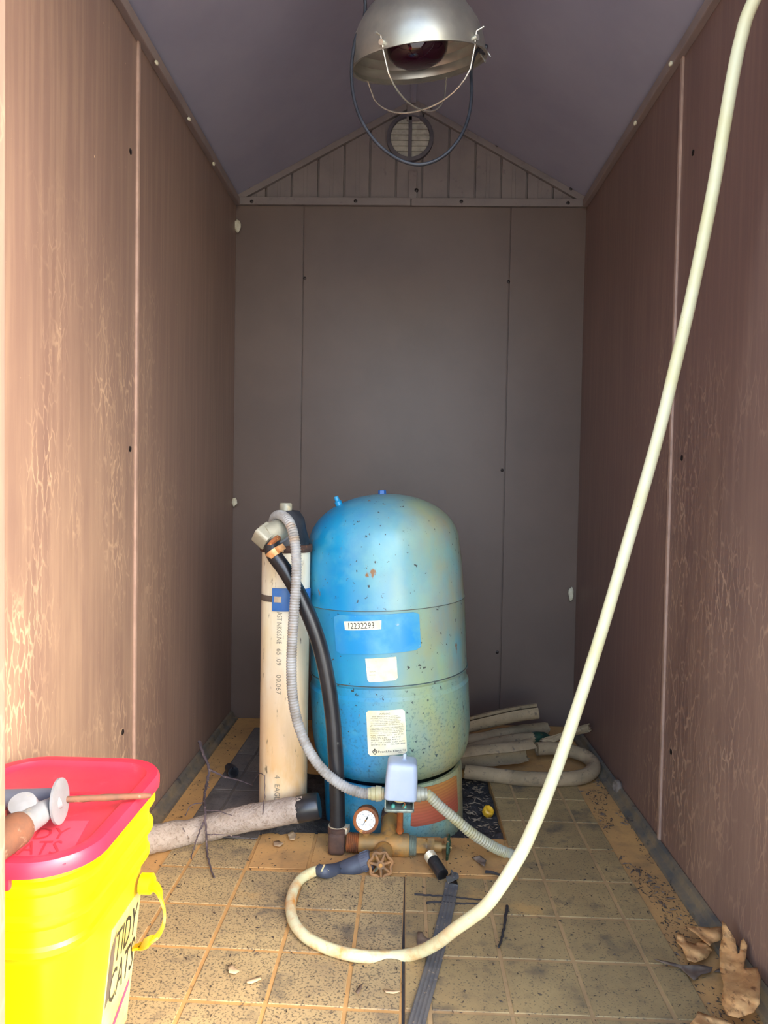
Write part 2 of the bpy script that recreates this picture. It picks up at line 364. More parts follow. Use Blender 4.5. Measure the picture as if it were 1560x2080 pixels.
# back wall with three panels
b = B().box((XL-.03, YB+.006, -.03), (XR+.03, YB+.036, ZE)); wb = struct(b.build('wall_back', 'wall_b', smooth=0))
for x0, x1 in ((XL+.002, -.360), (-.357, .335), (.338, XR-.002)):
    B().box((x0, YB, 0), (x1, YB+.007, 1.752)).build('panel', 'wall_b', wb, smooth=0, bevel=.0015)
# gable above it: boards with ribs between, trimmed by the roof slope
def zroof(x): return ZE + (ZR-ZE)*(1-abs(x-XM)/(XR-XM if x > XM else XM-XL))
gb = B().add([(XL, YB+.02, ZE-.03), (XR, YB+.02, ZE-.03), (XR, YB+.02, ZE), (XM, YB+.02, ZR), (XL, YB+.02, ZE)], [(0,1,2,3,4)]).build('gable', 'gable', wb, smooth=0)
edges = [AT(px, 380, YB).x for px in (473, 494, 540, 592, 646, 699, 751, 804, 857, 911, 965, 1018, 1071, 1124, 1170, 1192)]
for x0, x1 in zip(edges, edges[1:]):
    a, c = x0+.003, x1-.003
    if c <= a: continue
    xs = [a, c] if not (a < XM < c) else [a, XM, c]
    mid = (a+c)/2
    poly = [(a, 1.775), (c, 1.775)] + [(x, zroof(x)-.004) for x in reversed(xs)]
    if min(p[1] for p in poly[2:]) < 1.776: poly = [(a, 1.775), (c, 1.775)] + [(x, max(1.7755, zroof(x)-.004)) for x in reversed(xs)]
    T = Matrix(((1,0,0,0),(0,0,-1,YB+.018),(0,1,0,0),(0,0,0,1)))
    B().prism(poly, .012, T).build('gable_board', 'gable', wb, smooth=0, bevel=.0015)
    for dx in (-.006, .006):
        if zroof(mid+dx) > 1.80: B().box((mid+dx-.001, YB+.004, 1.778), (mid+dx+.001, YB+.0075, zroof(mid+dx)-.006)).build('gable_bead', 'gable', wb, smooth=0)
# trims of the gable
tr = struct(B().box((XL+.001, YB-.012, 1.752), (XM-.003, YB+.004, 1.778)).build('trim_1', 'gable', smooth=0, bevel=.002))
tr2 = struct(B().box((XM-.001, YB-.010, 1.752), (XR-.001, YB+.004, 1.778)).build('trim_2', 'gable', smooth=0, bevel=.002))
for i, (xa, xb) in enumerate(((XL, XM), (XR, XM))):
    d = Vector((xb-xa, 0, ZR-ZE)); n = Vector((-d.z, 0, d.x)).normalized()
    if n.z > 0: n = -n
    p0, p1 = Vector((xa, YB+.01, ZE)), Vector((xb, YB+.01, ZR))
    p0 = p0 + d*.004
    q = [p0, p1, p1+n*.020, p0+n*.020 + d*.03]
    bb = B().add(q + [p-Vector((0, .018, 0)) for p in q], [(0,1,2,3),(4,7,6,5),(0,4,5,1),(1,5,6,2),(2,6,7,3),(3,7,4,0)])
    o = struct(bb.build('trim_%d' % (3+i), 'gable', smooth=0, bevel=.002))
B().box((XM-.022, YB-.012, ZR-.075), (XM+.022, YB+.006, ZR-.018)).build('peak_bracket', 'gable', wb, bevel=.003)
B().box((XM-.012, YB-.006, 1.775), (XM+.016, YB+.007, 1.87)).build('peak_strap', 'gable', wb, bevel=.002)
# round louvre
vc = AT(833, 281, YB); vr = AT(874, 281, YB).x-vc.x
T = frame((vc.x, YB+.004, vc.z), (0, -1, 0))
vent = B().lathe([(vr*.96, 0), (vr*1.16, 0), (vr*1.16, .015), (vr*.99, .017), (vr*.96, .013), (vr*.96, 0)], 40, T, cap=False).build('vent_ring', 'ventframe', wb)
B().lathe([(0.001, .0005), (vr*.98, .0005), (vr*.98, .002), (.001, .002)], 40, T).build('vent_backing', 'ventframe', wb)
nl = 7; step = 2*vr*.95/nl
for i in range(nl):
    z0 = vc.z-vr*.95+i*step; za, zb = z0+.0007, z0+step-.0007
    wa, wb_ = [math.sqrt(max(4e-4, (vr*.975)**2-(q-vc.z)**2)) for q in (za, zb)]
    for sgn in (-1, 1):
        q = [(vc.x+sgn*.004, YB-.007, za), (vc.x+sgn*wa, YB-.007, za), (vc.x+sgn*wb_, YB-.003, zb), (vc.x+sgn*.004, YB-.003, zb)]
        B().add(q + [(x, YB+.0015, z) for x, y, z in q], [(0,1,2,3),(4,7,6,5),(0,4,5,1),(1,5,6,2),(2,6,7,3),(3,7,4,0)]).build('vent_slat', 'vent', wb, smooth=0)
B().box((vc.x-.006, YB-.012, vc.z-vr), (vc.x+.006, YB-.0075, vc.z+vr)).build('vent_mullion', 'ventframe', wb, bevel=.001)
# ceiling: two roof sheets with a ridge strip
cl = bpy.data.objects.new('ceiling', None); COL.objects.link(cl); struct(cl)
cl['label'] = 'plastic pitched roof underside of the shed, toned pale blue-grey for glare'
for xa in (XL-.03, XR+.03):
    za = ZE-(ZR-ZE)*.03/(XR-XM)
    q = [Vector((xa, YF-.12, za)), Vector((XM, YF-.12, ZR)), Vector((XM, YB+.05, ZR)), Vector((xa, YB+.05, za))]
    B().add(q + [p+Vector((0, 0, .02)) for p in q], [(0,1,2,3),(4,7,6,5),(0,4,5,1),(1,5,6,2),(2,6,7,3),(3,7,4,0)]).build('roof_sheet', 'roof', cl, smooth=0)
B().tube([(XM, YF-.12, ZR-.004), (XM, YB, ZR-.004)], .012, 8).build('ridge_strip', 'roof', cl)
# eave trims
for i, (X, s) in enumerate(((XL, 1), (XR, -1))):
    struct(B().box((min(X+s*.004, X+s*.022), YF, ZE-.034), (max(X+s*.004, X+s*.022), YB-.02, ZE-.008)).build('trim_%d' % (5+i), 'trim', smooth=0, bevel=.003))
# front wall either side of the doorway, header
wf = bpy.data.objects.new('wall_front', None); COL.objects.link(wf); struct(wf)
JL = AT(12.5, 1040, YF).x
for x0, x1, z0, z1, nm in ((XL-.03, JL, -.03, ZE, 'door_jamb'), (.47, XR+.03, -.03, ZE, 'door_jamb'), (JL, .47, 1.72, ZE, 'door_header')):
    B().box((x0, YF-.045, z0), (x1, YF, z1)).build(nm, 'wall_l', wf, smooth=0, bevel=.003)
# floor rails
for nm, X, s in (('baseboard_left', XL, 1), ('baseboard_right', XR, -1)):
    q = [(X+s*.007, 0), (X+s*.034, 0), (X+s*.032, .008), (X+s*.020, .012), (X+s*.016, .026), (X+s*.007, .028)]
    T = Matrix(((1,0,0,0),(0,0,1,YF+.01),(0,1,0,0),(0,0,0,1)))
    struct(B().prism(q, YB-YF-.02, T).build(nm, 'rail', smooth=0, bevel=.0015))
# outside ground
gr = struct(B().box((-30, -30, -.12), (30, 30, -.06)).build('ground', 'ground', smooth=0))
gr2 = B()
N = 36
def soilz(x, y): return -.024 + .062*math.exp(-(((x+.275)/.09)**2+((y-1.632)/.05)**2)) + .016*noise.noise(Vector((x*22, y*22, 0))) + .008*noise.noise(Vector((x*70, y*70, 3)))
for j in range(N+1):
    for i in range(N+1):
        x = -.345+.60*i/N; y = 1.585+.43*j/N; gr2.v.append(Vector((x, y, soilz(x, y))))
for j in range(N):
    for i in range(N): gr2.f.append((j*(N+1)+i, j*(N+1)+i+1, (j+1)*(N+1)+i+1, (j+1)*(N+1)+i))
soil = gr2.build('soil', 'soil'); tag(soil, 'dark crumbly soil in the floor opening beside the blue tank', 'soil', kind='stuff')
# vinyl tiles
def sheet(verts, name, mat, z):
    return B().prism(verts, .0012, Matrix.Translation((0, 0, z))).build(name, mat, floor, smooth=0)
RotL = Matrix.Translation((-.2, 1.2, 0)) @ Matrix.Rotation(math.radians(-1.0), 4, 'Z') @ Matrix.Translation((.2, -1.2, 0))
tcache = {}
def tile(x0, x1, y0, y1, mat, rot=None, cut=None):
    g = .0034
    x0 += g; x1 -= g; y0 += g; y1 -= g
    if x1-x0 < .01 or y1-y0 < .01: return
    key = (round(x1-x0, 3), round(y1-y0, 3), mat)
    if cut is None:
        if key not in tcache:
            w, h = (x1-x0)/2, (y1-y0)/2
            tcache[key] = B().box((-w, -h, 0), (w, h, .0022)).mesh('tile', mat, smooth=0, bevel=.0008, bseg=1)
        o = bpy.data.objects.new('tile', tcache[key]); COL.objects.link(o); o.parent = floor
        m = Matrix.Translation(((x0+x1)/2, (y0+y1)/2, .0008+R.uniform(-.0002, .0003)))
        m = (rot @ m) if rot else m
        o.matrix_basis = m @ Matrix.Rotation(R.uniform(-.003, .003), 4, 'Z')
    else:
        B().prism(cut, .0022, Matrix.Translation((0, 0, .0008))).build('tile', mat, floor, smooth=0)
def Lp(l): return [tuple((RotL @ Vector((x, y, 0)))[:2]) for x, y in l]
sheet(Lp([(-.505, .72), (.009, .72), (.009, 1.43), (-.325, 1.43), (-.325, 1.56), (-.505, 1.56)]), 'vinyl_backing', 'grout', .0002)
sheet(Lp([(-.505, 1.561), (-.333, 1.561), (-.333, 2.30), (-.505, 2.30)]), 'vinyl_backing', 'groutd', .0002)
B().box((.0095, .72, .0), (.0140, 1.43, .0012)).build('sheet_seam', 'darktwig', floor, smooth=0)
sheet([(.0145, .72), (.484, .72), (.484, 1.43), (.472, 1.63), (.487, 1.95), (.249, 1.95), (.247, 1.428), (.0145, 1.428)], 'vinyl_backing', 'groutr', .0002)
xs = [-.505, -.448, -.324, -.199, -.075, .0115]; ys = [.72, .805, .93, 1.055, 1.18, 1.305, 1.434]
for a, c in zip(xs, xs[1:]):
    for d, e in zip(ys, ys[1:]): tile(a, c, d, e, 'tile_l', RotL)
ys2 = [1.434, 1.56, 1.685, 1.81, 1.935, 2.06, 2.185, 2.30]
for a, c in zip(xs[:2], xs[1:3]):
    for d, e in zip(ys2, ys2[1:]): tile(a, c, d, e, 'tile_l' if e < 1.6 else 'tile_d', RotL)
xs = [.012, .053, .178, .301, .426, .486]; ysr = [.72, .805, .93, 1.055, 1.182, 1.307, 1.432]
for a, c in zip(xs, xs[1:]):
    for d, e in zip(ysr, ysr[1:]): tile(a, c, d, e, 'tile_r')
xs = [.245, .301, .426, .484]; ysr = [1.432, 1.563, 1.69, 1.815, 1.952]
for a, c in zip(xs, xs[1:]):
    for d, e in zip(ysr, ysr[1:]): tile(a, c, d, e, 'tile_r')
# older vinyl showing between tank and tiles
for x0, x1 in ((-.318, -.19), (-.19, -.04), (-.04, .10), (.10, .243)):
    tile(x0, x1, 1.44, 1.602, 'subfloor')
# wall and gable screws
sm = B().lathe([(.0005, -.003), (.0055, -.003), (.0055, -.0006), (.004, .0006), (.0005, .0010)], 12).mesh('screw', 'screw')
def screw(parent, p, n, s=1.0):
    o = bpy.data.objects.new('screw', sm); COL.objects.link(o); o.parent = parent
    o.matrix_basis = frame(p, n) @ Matrix.Scale(s, 4)
for px, py in ((619, 565), (1033, 572), (1020, 955), (1010, 1325)): screw(wb, AT(px, py, YB-.001), (0, -1, 0))  # the last one stands for an open hole
for px, py, par, y in ((511, 409, tr, .013), (722, 408, tr, .013), (937, 409, tr2, .011), (1154, 412, tr2, .011)): screw(par, AT(px, py, YB-y), (0, -1, 0), 1.1)
screw(wb, AT(846, 386, YB-.007), (0, -1, 0), 1.2)
for px, py in ((789, 219), (656, 295), (505, 379), (877, 219), (1010, 295), (1160, 383)): screw(wb, AT(px, py, YB-.009), (0, -1, 0), 1.1)
for px, py in ((269, 308), (268, 912), (253, 1487)): screw(wl, AX(px-3, py, XL+.007), (1, 0, 0), 1.2)
for px, py in ((1405, 310), (1382, 930), (1360, 1527)): screw(wr, AX(px+2, py, XR-.007), (-1, 0, 0), 1.2)

# ------------------------------------------------------------------ pressure tank
TB = Vector((-.012, 1.765, -.022)); TT = Matrix.Translation(TB) @ Matrix.Rotation(-.056, 4, 'Y')
TI = TT.inverted()
tank = thing('pressure_tank', TB, 'blue steel pressure tank with a warning sticker, dusty on one flank', 'tank')
def tbuild(b, name, mat, parent=tank, **k):
    me = b.mesh(name, mat, **k); o = bpy.data.objects.new(name, me); COL.objects.link(o); o.parent = parent
    if parent == tank: o.matrix_basis = Matrix.Rotation(-.056, 4, 'Y')
    return o
RB = .197
prof = [(.02, .138), (.10, .138), (.155, .142), (.172, .150), (.186, .168), (.194, .194), (RB+.0015, .235), (RB+.002, .30), (RB+.002, .345), (RB-.003, .353), (RB-.003, .371), (RB, .375), (RB+.001, .377), (RB-.001, .380), (RB-.001, .548), (RB, .551), (RB-.002, .555), (RB-.004, .64), (RB-.009, .69)]
for k in range(1, 14):
    a = math.pi/2*k/14; prof.append(((RB-.009)*math.cos(a)**.97, .69+.122*math.sin(a)))
prof.append((.002, .812))
tbody = tbuild(B().lathe(prof, 72), 'tank_body', 'tank', smooth=30)
for zz, rr in ((.379, RB+.0012), (.550, RB+.0002)):
    tbuild(B().lathe([(rr-.002, zz-.0012), (rr, zz-.0008), (rr, zz+.0008), (rr-.002, zz+.0012)], 72, cap=False), 'weld_seam', 'tankdark')
skirt = tbuild(B().lathe([(.168, -.012), (.173, -.012), (.1745, .128), (.172, .138), (.164, .138), (.164, -.012)], 64, cap=False), 'skirt', 'tank')
def tank_hit(px, py, r):
    o = TI @ CAM; d = (TI.to_3x3() @ ray(px, py)); A = d.x**2+d.y**2; Bq = 2*(o.x*d.x+o.y*d.y); Cq = o.x**2+o.y**2-r*r
    t = (-Bq-math.sqrt(max(0, Bq*Bq-4*A*Cq)))/(2*A); p = o+d*t; return math.atan2(p.x, -p.y), p.z
def tank_quad(corners, r):                     # TL TR BR BL pixels -> mapper(u, v, lift), v up
    q = [tank_hit(x, y, r) for x, y in corners]
    def mp(u, v, e=0.0):
        a = [q[3][i]*(1-u)*(1-v)+q[2][i]*u*(1-v)+q[1][i]*u*v+q[0][i]*(1-u)*v for i in (0, 1)]
        return Vector((math.sin(a[0])*(r+e), -math.cos(a[0])*(r+e), a[1]))
    return mp
def tank_label(name, corners, r, mat, label, lift=.0008, cr=.06, parent=tank, cs=(1,1,1,1)):
    mp = tank_quad(corners, r); b = B(); n = 16
    asp = math.dist(corners[0], corners[1])/math.dist(corners[1], corners[2])
    rings = []
    for i in range(n+1):
        u = i/n; du = min(u, 1-u)*asp; ct = cb = 0
        if du < cr:
            q = cr-math.sqrt(max(0, cr*cr-(cr-du)**2)); L = u < .5
            ct = q*(cs[1] if L else cs[0]); cb = q*(cs[2] if L else cs[3])
        v0, v1 = cb, 1-ct
        rings.append([mp(u, v0, lift), mp(u, v1, lift), mp(u, v1, -.002), mp(u, v0, -.002)])
    b.rings(rings); o = tbuild(b, name, mat, parent)
    o['label'] = label; return o, (lambda u, v: mp(u, v, lift+.0005))
o, mp = tank_label('blue_label', ((678, 1248), (851, 1242), (855, 1319), (683, 1327)), RB, 'bluelabel', 'brighter blue rounded rectangle label, worn', cr=.07)
o2, mp2 = tank_label('serial_strip', ((699, 1262), (775, 1260), (774, 1278), (701, 1280)), RB+.0006, 'cream', 'cream serial number strip', cr=.02)
lettering([('12232293', .12, .82, .16, .84)], mp2, 'lettering', 'ink', o2).matrix_basis = Matrix()
o3, mp3 = tank_label('blank_sticker', ((742, 1338), (805, 1334), (808, 1381), (747, 1386)), RB, 'cream', 'blank cream sticker', cr=.10, cs=(0,0,1,1))
for q_ in (('1/2', .05, .14, .60, .64), ('SERIAL', .10, .32, .42, .47), ('MODEL', .08, .30, .28, .33)): lettering([q_], mp3, 'lettering', 'greyink', o3).matrix_basis = Matrix()
o4, mp4 = tank_label('warning_sticker', ((744, 1443), (822, 1440), (827, 1530), (748, 1535)), RB+.002, 'cream', 'cream warning sticker with black print', cr=.05)
L = ['AVOID SERIOUS OR FATAL SHOCK BY', 'DISCONNECTING POWER BEFORE WORKING', 'ON OR AROUND THIS WATER SYSTEM', 'HAVE WORK PERFORMED BY TECHNICALLY', 'QUALIFIED PERSONNEL. COMPLY WITH', 'ALL GROUNDING AND CODE REQUIREMENTS']
lines = [('WARNING', .34, .62, .905, .945)]
for i, s_ in enumerate(L): lines.append((s_, .14 if i in (0, 2) else .11, (.82, .88, .80, .88, .86, .92)[i], .855-.038*i, .878-.038*i))
L2 = ['THIS LABEL IDENTIFIES THE FRANKLIN', 'SUBMERSIBLE MOTOR USED IN THE WELL', 'PLEASE DISPLAY PROMINENTLY & ADJACENT', 'LOCATION  IN  PUMP  EQUIPMENT  BOX', 'MODEL 2145059004    HP 1/2   KW .37   PH 1', 'VOLTS 230     60 HZ  ', 'AMP 5.0      SF MAX. AMP 6.0', 'SF 1.6     KVA CODE R   CONT. DUTY', 'SENTRY 117152       CSA CERTIFIED']
zz = .605
for i, s_ in enumerate(L2):
    lines.append((s_, .09, (.93, .94, .95, .92, .95, .86, .84, .95, .97)[i], zz, zz+(.024 if i < 4 else .028))); zz -= .039 if i < 3 else .052
lines += [('Franklin Electric', .27, .97, .068, .115), ('Made in USA', .78, .97, .03, .048)]
let = lettering(lines, mp4, 'lettering', 'ink', o4); let.matrix_basis = Matrix()
bb = B()
bb.add([mp4(*p) for p in ((.09, .652), (.93, .652), (.93, .658), (.09, .658))], [(0,1,2,3)])
bb.build('rule_line', 'ink', o4, smooth=0).matrix_basis = Matrix(); bb = B()
def dia(cx, cy, s, k=1.0): return [mp4(*p) for p in ((cx-s, cy), (cx, cy-s*.95), (cx+s, cy), (cx, cy+s*.95))]
a, c_ = dia(.18, .092, .075), dia(.18, .092, .05)
bb.add(a+c_, [(0,1,5,4),(1,2,6,5),(2,3,7,6),(3,0,4,7)])
bb.build('emblem_diamond', 'ink', o4, smooth=0).matrix_basis = Matrix(); bb = B()
bb.add([mp4(*p) for p in ((.15, .075), (.165, .075), (.18, .11), (.195, .075), (.21, .075), (.185, .135), (.175, .135))], [(0,1,2,6),(2,3,4,5),(2,5,6)])
bb.build('emblem', 'ink', o4, smooth=0).matrix_basis = Matrix()
o5, mp5 = tank_label('rust_coloured_sticker', ((838, 1603), (927, 1573), (930, 1648), (834, 1680)), .1745, 'rustlabel', 'faded orange red sticker on the skirt', cr=.03)
# fill valve and top plug
vp = Vector((math.sin(-.86)*.135, -.02, 0)); vp = Vector((-.106, -.03, .788))
tbuild(B().lathe([(.001, -.012), (.009, -.012), (.009, .010), (.006, .012), (.006, .022), (.004, .024), (.001, .024)], 14, frame(vp, (-.35, -.05, 1))), 'air_valve', 'tank')
tbuild(B().lathe([(.001, .806), (.010, .806), (.010, .820), (.008, .822), (.001, .822)], 6, Matrix.Translation((.0, 0, 0))), 'top_plug', 'bluetape')

# ------------------------------------------------------------------ well casing
PC = AT(578, 1380, 1.66); PX, PY, PR = PC.x, 1.66, .057
cas = thing('well_casing', (PX, PY, 0), 'cream plastic well casing pipe with iron cap beside the blue tank', 'pipe')
ztop = AT(578, 1118, PY-.05).z
B().lathe([(.001, -.02), (PR, -.02), (PR, ztop), (PR-.004, ztop), (.001, ztop-.001)], 48, Matrix.Translation((PX, PY, 0))).build('casing_pipe', 'pvc', cas)
def cyl_text(lines, r, mat, a0):
    b = B()
    for body, z0, z1, w in lines:              # reads downwards, letter tops to the right
        v, f, x0, x1, y0, y1 = text_polys(body)
        out = []
        for x, y in v:
            z = z0+(x-x0)/(x1-x0)*(z1-z0); a = a0+((y-y0)/(y1-y0)-.5)*w/r
            out.append(Vector((PX+math.sin(a)*r, PY-math.cos(a)*r, z)))
        b.add(out, f)
    return b.build('lettering', mat, cas, smooth=0)
zf = lambda py: AT(577, py, PY-PR).z
for q_ in ([('AST NKGS.NE', zf(1243), zf(1308), .012), ('65 .09', zf(1318), zf(1352), .012), ('00.067', zf(1371), zf(1411), .012), ('4', zf(1575), zf(1582), .013), ('EAGLE', zf(1594), zf(1632), .013)]): cyl_text([q_], PR+.0006, 'greyink', -.07)
B().lathe([(.02, 0), (PR+.004, 0), (PR+.005, .004), (PR+.005, .013), (PR+.002, .017), (.02, .017)], 40, Matrix.Translation((PX, PY, ztop-.006))).build('cap_flange', 'rustdark', cas)
B().lathe([(.052, 0), (.052, .012), (.046, .032), (.040, .062), (.028, .080), (.001, .084)], 32, Matrix.Translation((PX+.002, PY, ztop+.010))).build('cap', 'socket', cas)
tp = AT(580, 1042, PY)
B().lathe([(.001, -.03), (.018, -.03), (.018, -.008), (.0125, -.006), (.0125, .004), (.0150, .005), (.0150, .022), (.013, .025), (.001, .025)], 16, Matrix.Translation((tp.x+.002, PY-.01, tp.z-.001))).build('top_fitting', 'galv', cas)
B().lathe([(.0125, -.0), (.0145, .0), (.0145, .004), (.0125, .004)], 16, Matrix.Translation((tp.x+.001, PY-.01, tp.z-.012)), cap=False).build('rust_ring', 'rust', cas)
# boss and elbow towards the black pipe
e0 = Vector((PX-.002, PY-.03, ztop+.030)); e1 = AT(566, 1078, 1.592); e2 = AT(538, 1088, 1.568); e3 = AT(527, 1093, 1.560); e4 = AT(549, 1113, 1.556)
gb_ = B().tube([e0, e1], [.034, .030], 24); gb_.build('boss', 'greypl', cas)
el = B().tube(smooth_path([e0.lerp(e1, .5), e1, e2], 4), .0255, 24).build('elbow_nipple', 'galv', cas)
ax = (e4-e3).normalized()
T = frame(e2-ax*.006, ax, (e1-e2))
B().prism(rrect(.044, .044, .008), .036, Matrix.Translation(ax*-.012) @ T).build('elbow', 'galv', cas, bevel=.004)
T = frame(e2+ax*.022, ax)
B().lathe([(.012, 0), (.022, 0), (.022, .007), (.018, .010), (.012, .010)], 20, T).build('elbow_collar', 'rust', cas)
# strap with blue clip
zs = zf(1218)
B().lathe([(PR, -.007), (PR+.0018, -.007), (PR+.0018, .007), (PR, .007)], 40, Matrix.Translation((PX, PY, zs)), cap=False).build('band', 'band', cas)
bb = B(); rows = []
for k in range(9):
    a = -.36+k*.10; rows.append([Vector((PX+math.sin(a)*(PR+e), PY-math.cos(a)*(PR+e), zs+z)) for e, z in ((.0005, -.027), (.005, -.027), (.005, .026), (.0005, .026))])
bb.rings(rows).build('blue_clip', 'bluetape', cas, bevel=.001)
bb = B(); rows = []
for k in range(4):
    a = -.26+k*.09; rows.append([Vector((PX+math.sin(a)*(PR+e), PY-math.cos(a)*(PR+e), zs+z)) for e, z in ((.005, -.006), (.0065, -.006), (.0065, .007), (.005, .007))])
bb.rings(rows).build('clip_plate', 'steel', cas)
bb = B(); rows = []
for k in range(5):
    a = .95+k*.10; rows.append([Vector((PX+math.sin(a)*(PR+e), PY-math.cos(a)*(PR+e), zs+z)) for e, z in ((.0005, -.012), (.006, -.012), (.006, .022), (.0005, .022))])
bb.rings(rows).build('band_end', 'bluetape', cas, bevel=.001)

# ------------------------------------------------------------------ black water pipe
bp = [e2+ax*.020, AT(556, 1126, 1.553), AT(580, 1160, 1.548), AT(612, 1216, 1.545), AT(641, 1285, 1.542), AT(661, 1360, 1.540), AT(675, 1450, 1.536), AT(682, 1540, 1.530), AT(685, 1620, 1.525), AT(686, 1700, 1.52)]
pipe = thing('water_pipe', bp[-1], 'black flexible water pipe running from casing elbow down to the brass manifold', 'pipe')
B().tube(smooth_path(bp, 8), .0172, 20).build('pipe', 'black', pipe)
def clamp(p, ax, side, mat, r=.0185, w=.013):
    T = frame(p, ax, side)
    c = B().lathe([(r-.0012, -w/2), (r+.0008, -w/2), (r+.0008, w/2), (r-.0012, w/2)], 28, T, cap=False).build('hose_clamp', mat, pipe)
    sc_ = B().box((r-.002, -.011, -.007), (r+.008, .011, .007), T).build('clamp_screw_housing', mat, c, bevel=.002)
    for k in range(5):
        B().box((-.0005, -r-.0016, -.0045), (.0010, -r-.0006, .0045), T @ Matrix.Rotation(-.5+.17*k, 4, 'Z')).build('clamp_slot', 'rustdark', c)
d = (bp[2]-bp[1]).normalized()
clamp(AT(558, 1124, 1.553), d, (.9, -.5, .3), 'clampo', .0185, .016)
clamp(AT(685, 1681, 1.522), (0, 0, -1), (1, -.25, 0), 'steel')

# ------------------------------------------------------------------ manifold
YM = 1.515
mc = AT(775, 1714, YM); ZM = mc.z
mani = thing('brass_manifold', (mc.x, YM, 0), 'corroded brass and iron pipe manifold lying before the blue tank', 'plumbing')
def mx(px): return AT(px, 1714, YM).x
xa = Vector((1, 0, 0)); tilt = Vector((1, -.02, -.008)).normalized()
def mt(px): x = mx(px); return Vector((x, YM-.02*(x-mc.x), ZM-.008*(x-mc.x)))
def seg(px0, px1, r0, r1=None, mat='brass', name='body', seg_=22, n=2):
    p0, p1 = mt(px0), mt(px1); r1 = r1 or r0
    return B().tube([p0, p1], [r0, r1], seg_).build(name, mat, mani)
# elbow block
eb = mt(688)
B().box((-.022, -.021, -.022), (.014, .021, .026), Matrix.Translation(eb)).build('elbow', 'rustdark', mani, bevel=.009, bseg=3)
B().lathe([(.012, 0), (.022, 0), (.0225, .014), (.018, .016), (.012, .016)], 20, Matrix.Translation((bp[-1].x, bp[-1].y, eb.z+.018))).build('elbow_socket', 'rustdark', mani)
def threads(px0, px1, r, mat, n=8):
    p0, p1 = mt(px0), mt(px1); pts = []; rr = []
    for k in range(n*2+1): pts.append(p0.lerp(p1, k/(n*2))); rr.append(r if k % 2 else r-.0026)
    B().tube(pts, rr, 22).build('threaded_nipple', mat, mani, smooth=20)
threads(704, 731, .0212, 'rust', 7)
cross = B().tube([mt(729), mt(733), mt(760), mt(800), mt(826), mt(831)], [.0210, .0225, .0210, .0232, .0240, .0222], 24).build('cross', 'brass', mani)
threads(829, 846, .0212, 'zinc', 6)
seg(845, 864, .0175, .0165, 'brass', 'bushing', 6); seg(863, 872, .0135, .0135, 'brass', 'valve_body', 16); seg(868, 882, .0185, .0185, 'brass', 'bonnet', 6); seg(880, 897, .012, .010, 'brass', 'bonnet_neck', 14); seg(896, 908, .005, .005, 'brass', 'stem', 10)
hw = mt(910)
def handwheel(name, p, axis, r, mat, parent, lobes=7, spin=0.):
    T = frame(p, axis); ring = []; n = lobes*8
    for k in range(n+1):
        a = 2*math.pi*k/n; q = r*(1+.09*math.cos(lobes*a)); ring.append(T @ Vector((q*math.cos(a+spin), q*math.sin(a+spin), .0)))
    b = B(); pts = ring[:-1]; rings = []
    for i in range(n):
        tg = (pts[(i+1) % n]-pts[i-1]).normalized(); zz_ = Vector(axis).normalized(); s_ = tg.cross(zz_)
        rings.append([pts[i]+(s_*math.cos(j*math.pi/4)+zz_*math.sin(j*math.pi/4))*r*.135 for j in range(8)])
    m_ = len(b.v); b.rings(rings+[rings[0]], cap=False)
    w = b.build(name, mat, parent)
    sp = B()
    for k in range(lobes):
        a = 2*math.pi*k/lobes+spin; q = [T @ Vector((r*.30*math.cos(a), r*.30*math.sin(a), r*.12)), T @ Vector((r*.95*math.cos(a), r*.95*math.sin(a), 0))]
        B().tube(q, [r*.15, r*.11], 8).build('spoke', mat, w)
    B().lathe([(.001, -r*.18), (r*.36, -r*.18), (r*.42, r*.05), (r*.34, r*.22), (r*.001, r*.22)], 20, T).build('hub', mat, w)
    B().lathe([(.0003, r*.2), (r*.17, r*.2), (r*.17, r*.36), (r*.06, r*.40), (.0003, r*.40)], 12, T).build('hub_screw', 'brass', w)
    return w
handwheel('handwheel', hw, (1, -.12, -.05), .0225, 'green', mani, 6)
# branch to tank, rising behind the cross
pb = mt(788)
B().tube([pb+Vector((0, .0, .004)), pb+Vector((.004, .030, .016)), pb+Vector((.006, .058, .030))], [.020, .021, .021], 20).build('tank_branch', 'brass', mani)
B().tube([pb+Vector((.006, .050, .028)), pb+Vector((.008, .115, .036))], [.024, .024], 20).build('tank_coupling', 'rustdark', mani)
# hose bibb coming forward
f0 = mt(783)+Vector((-.002, -.01, -.002)); hwc = AT(773, 1757, 1.432)
f1 = f0.lerp(hwc, .45)
B().tube([f0, f1], [.0165, .0165], 20).build('bibb_neck', 'brass', mani)
B().tube([f0+(f1-f0)*.35, f0+(f1-f0)*.5], [.019, .019], 20).build('bibb_collar', 'brass', mani)
B().tube([f1-(f1-f0).normalized()*.012, hwc+Vector((0, .014, .002))], [.021, .012], 20).build('bibb_bonnet', 'brass', mani)
ho = AT(746, 1748, 1.452)
B().tube([f1, f1.lerp(ho, .6), ho], [.014, .014, .013], 16).build('bibb_outlet', 'brass', mani)
handwheel('handwheel', hwc, (.03, -1, .36), .0235, 'wheel', mani, 7, .3)
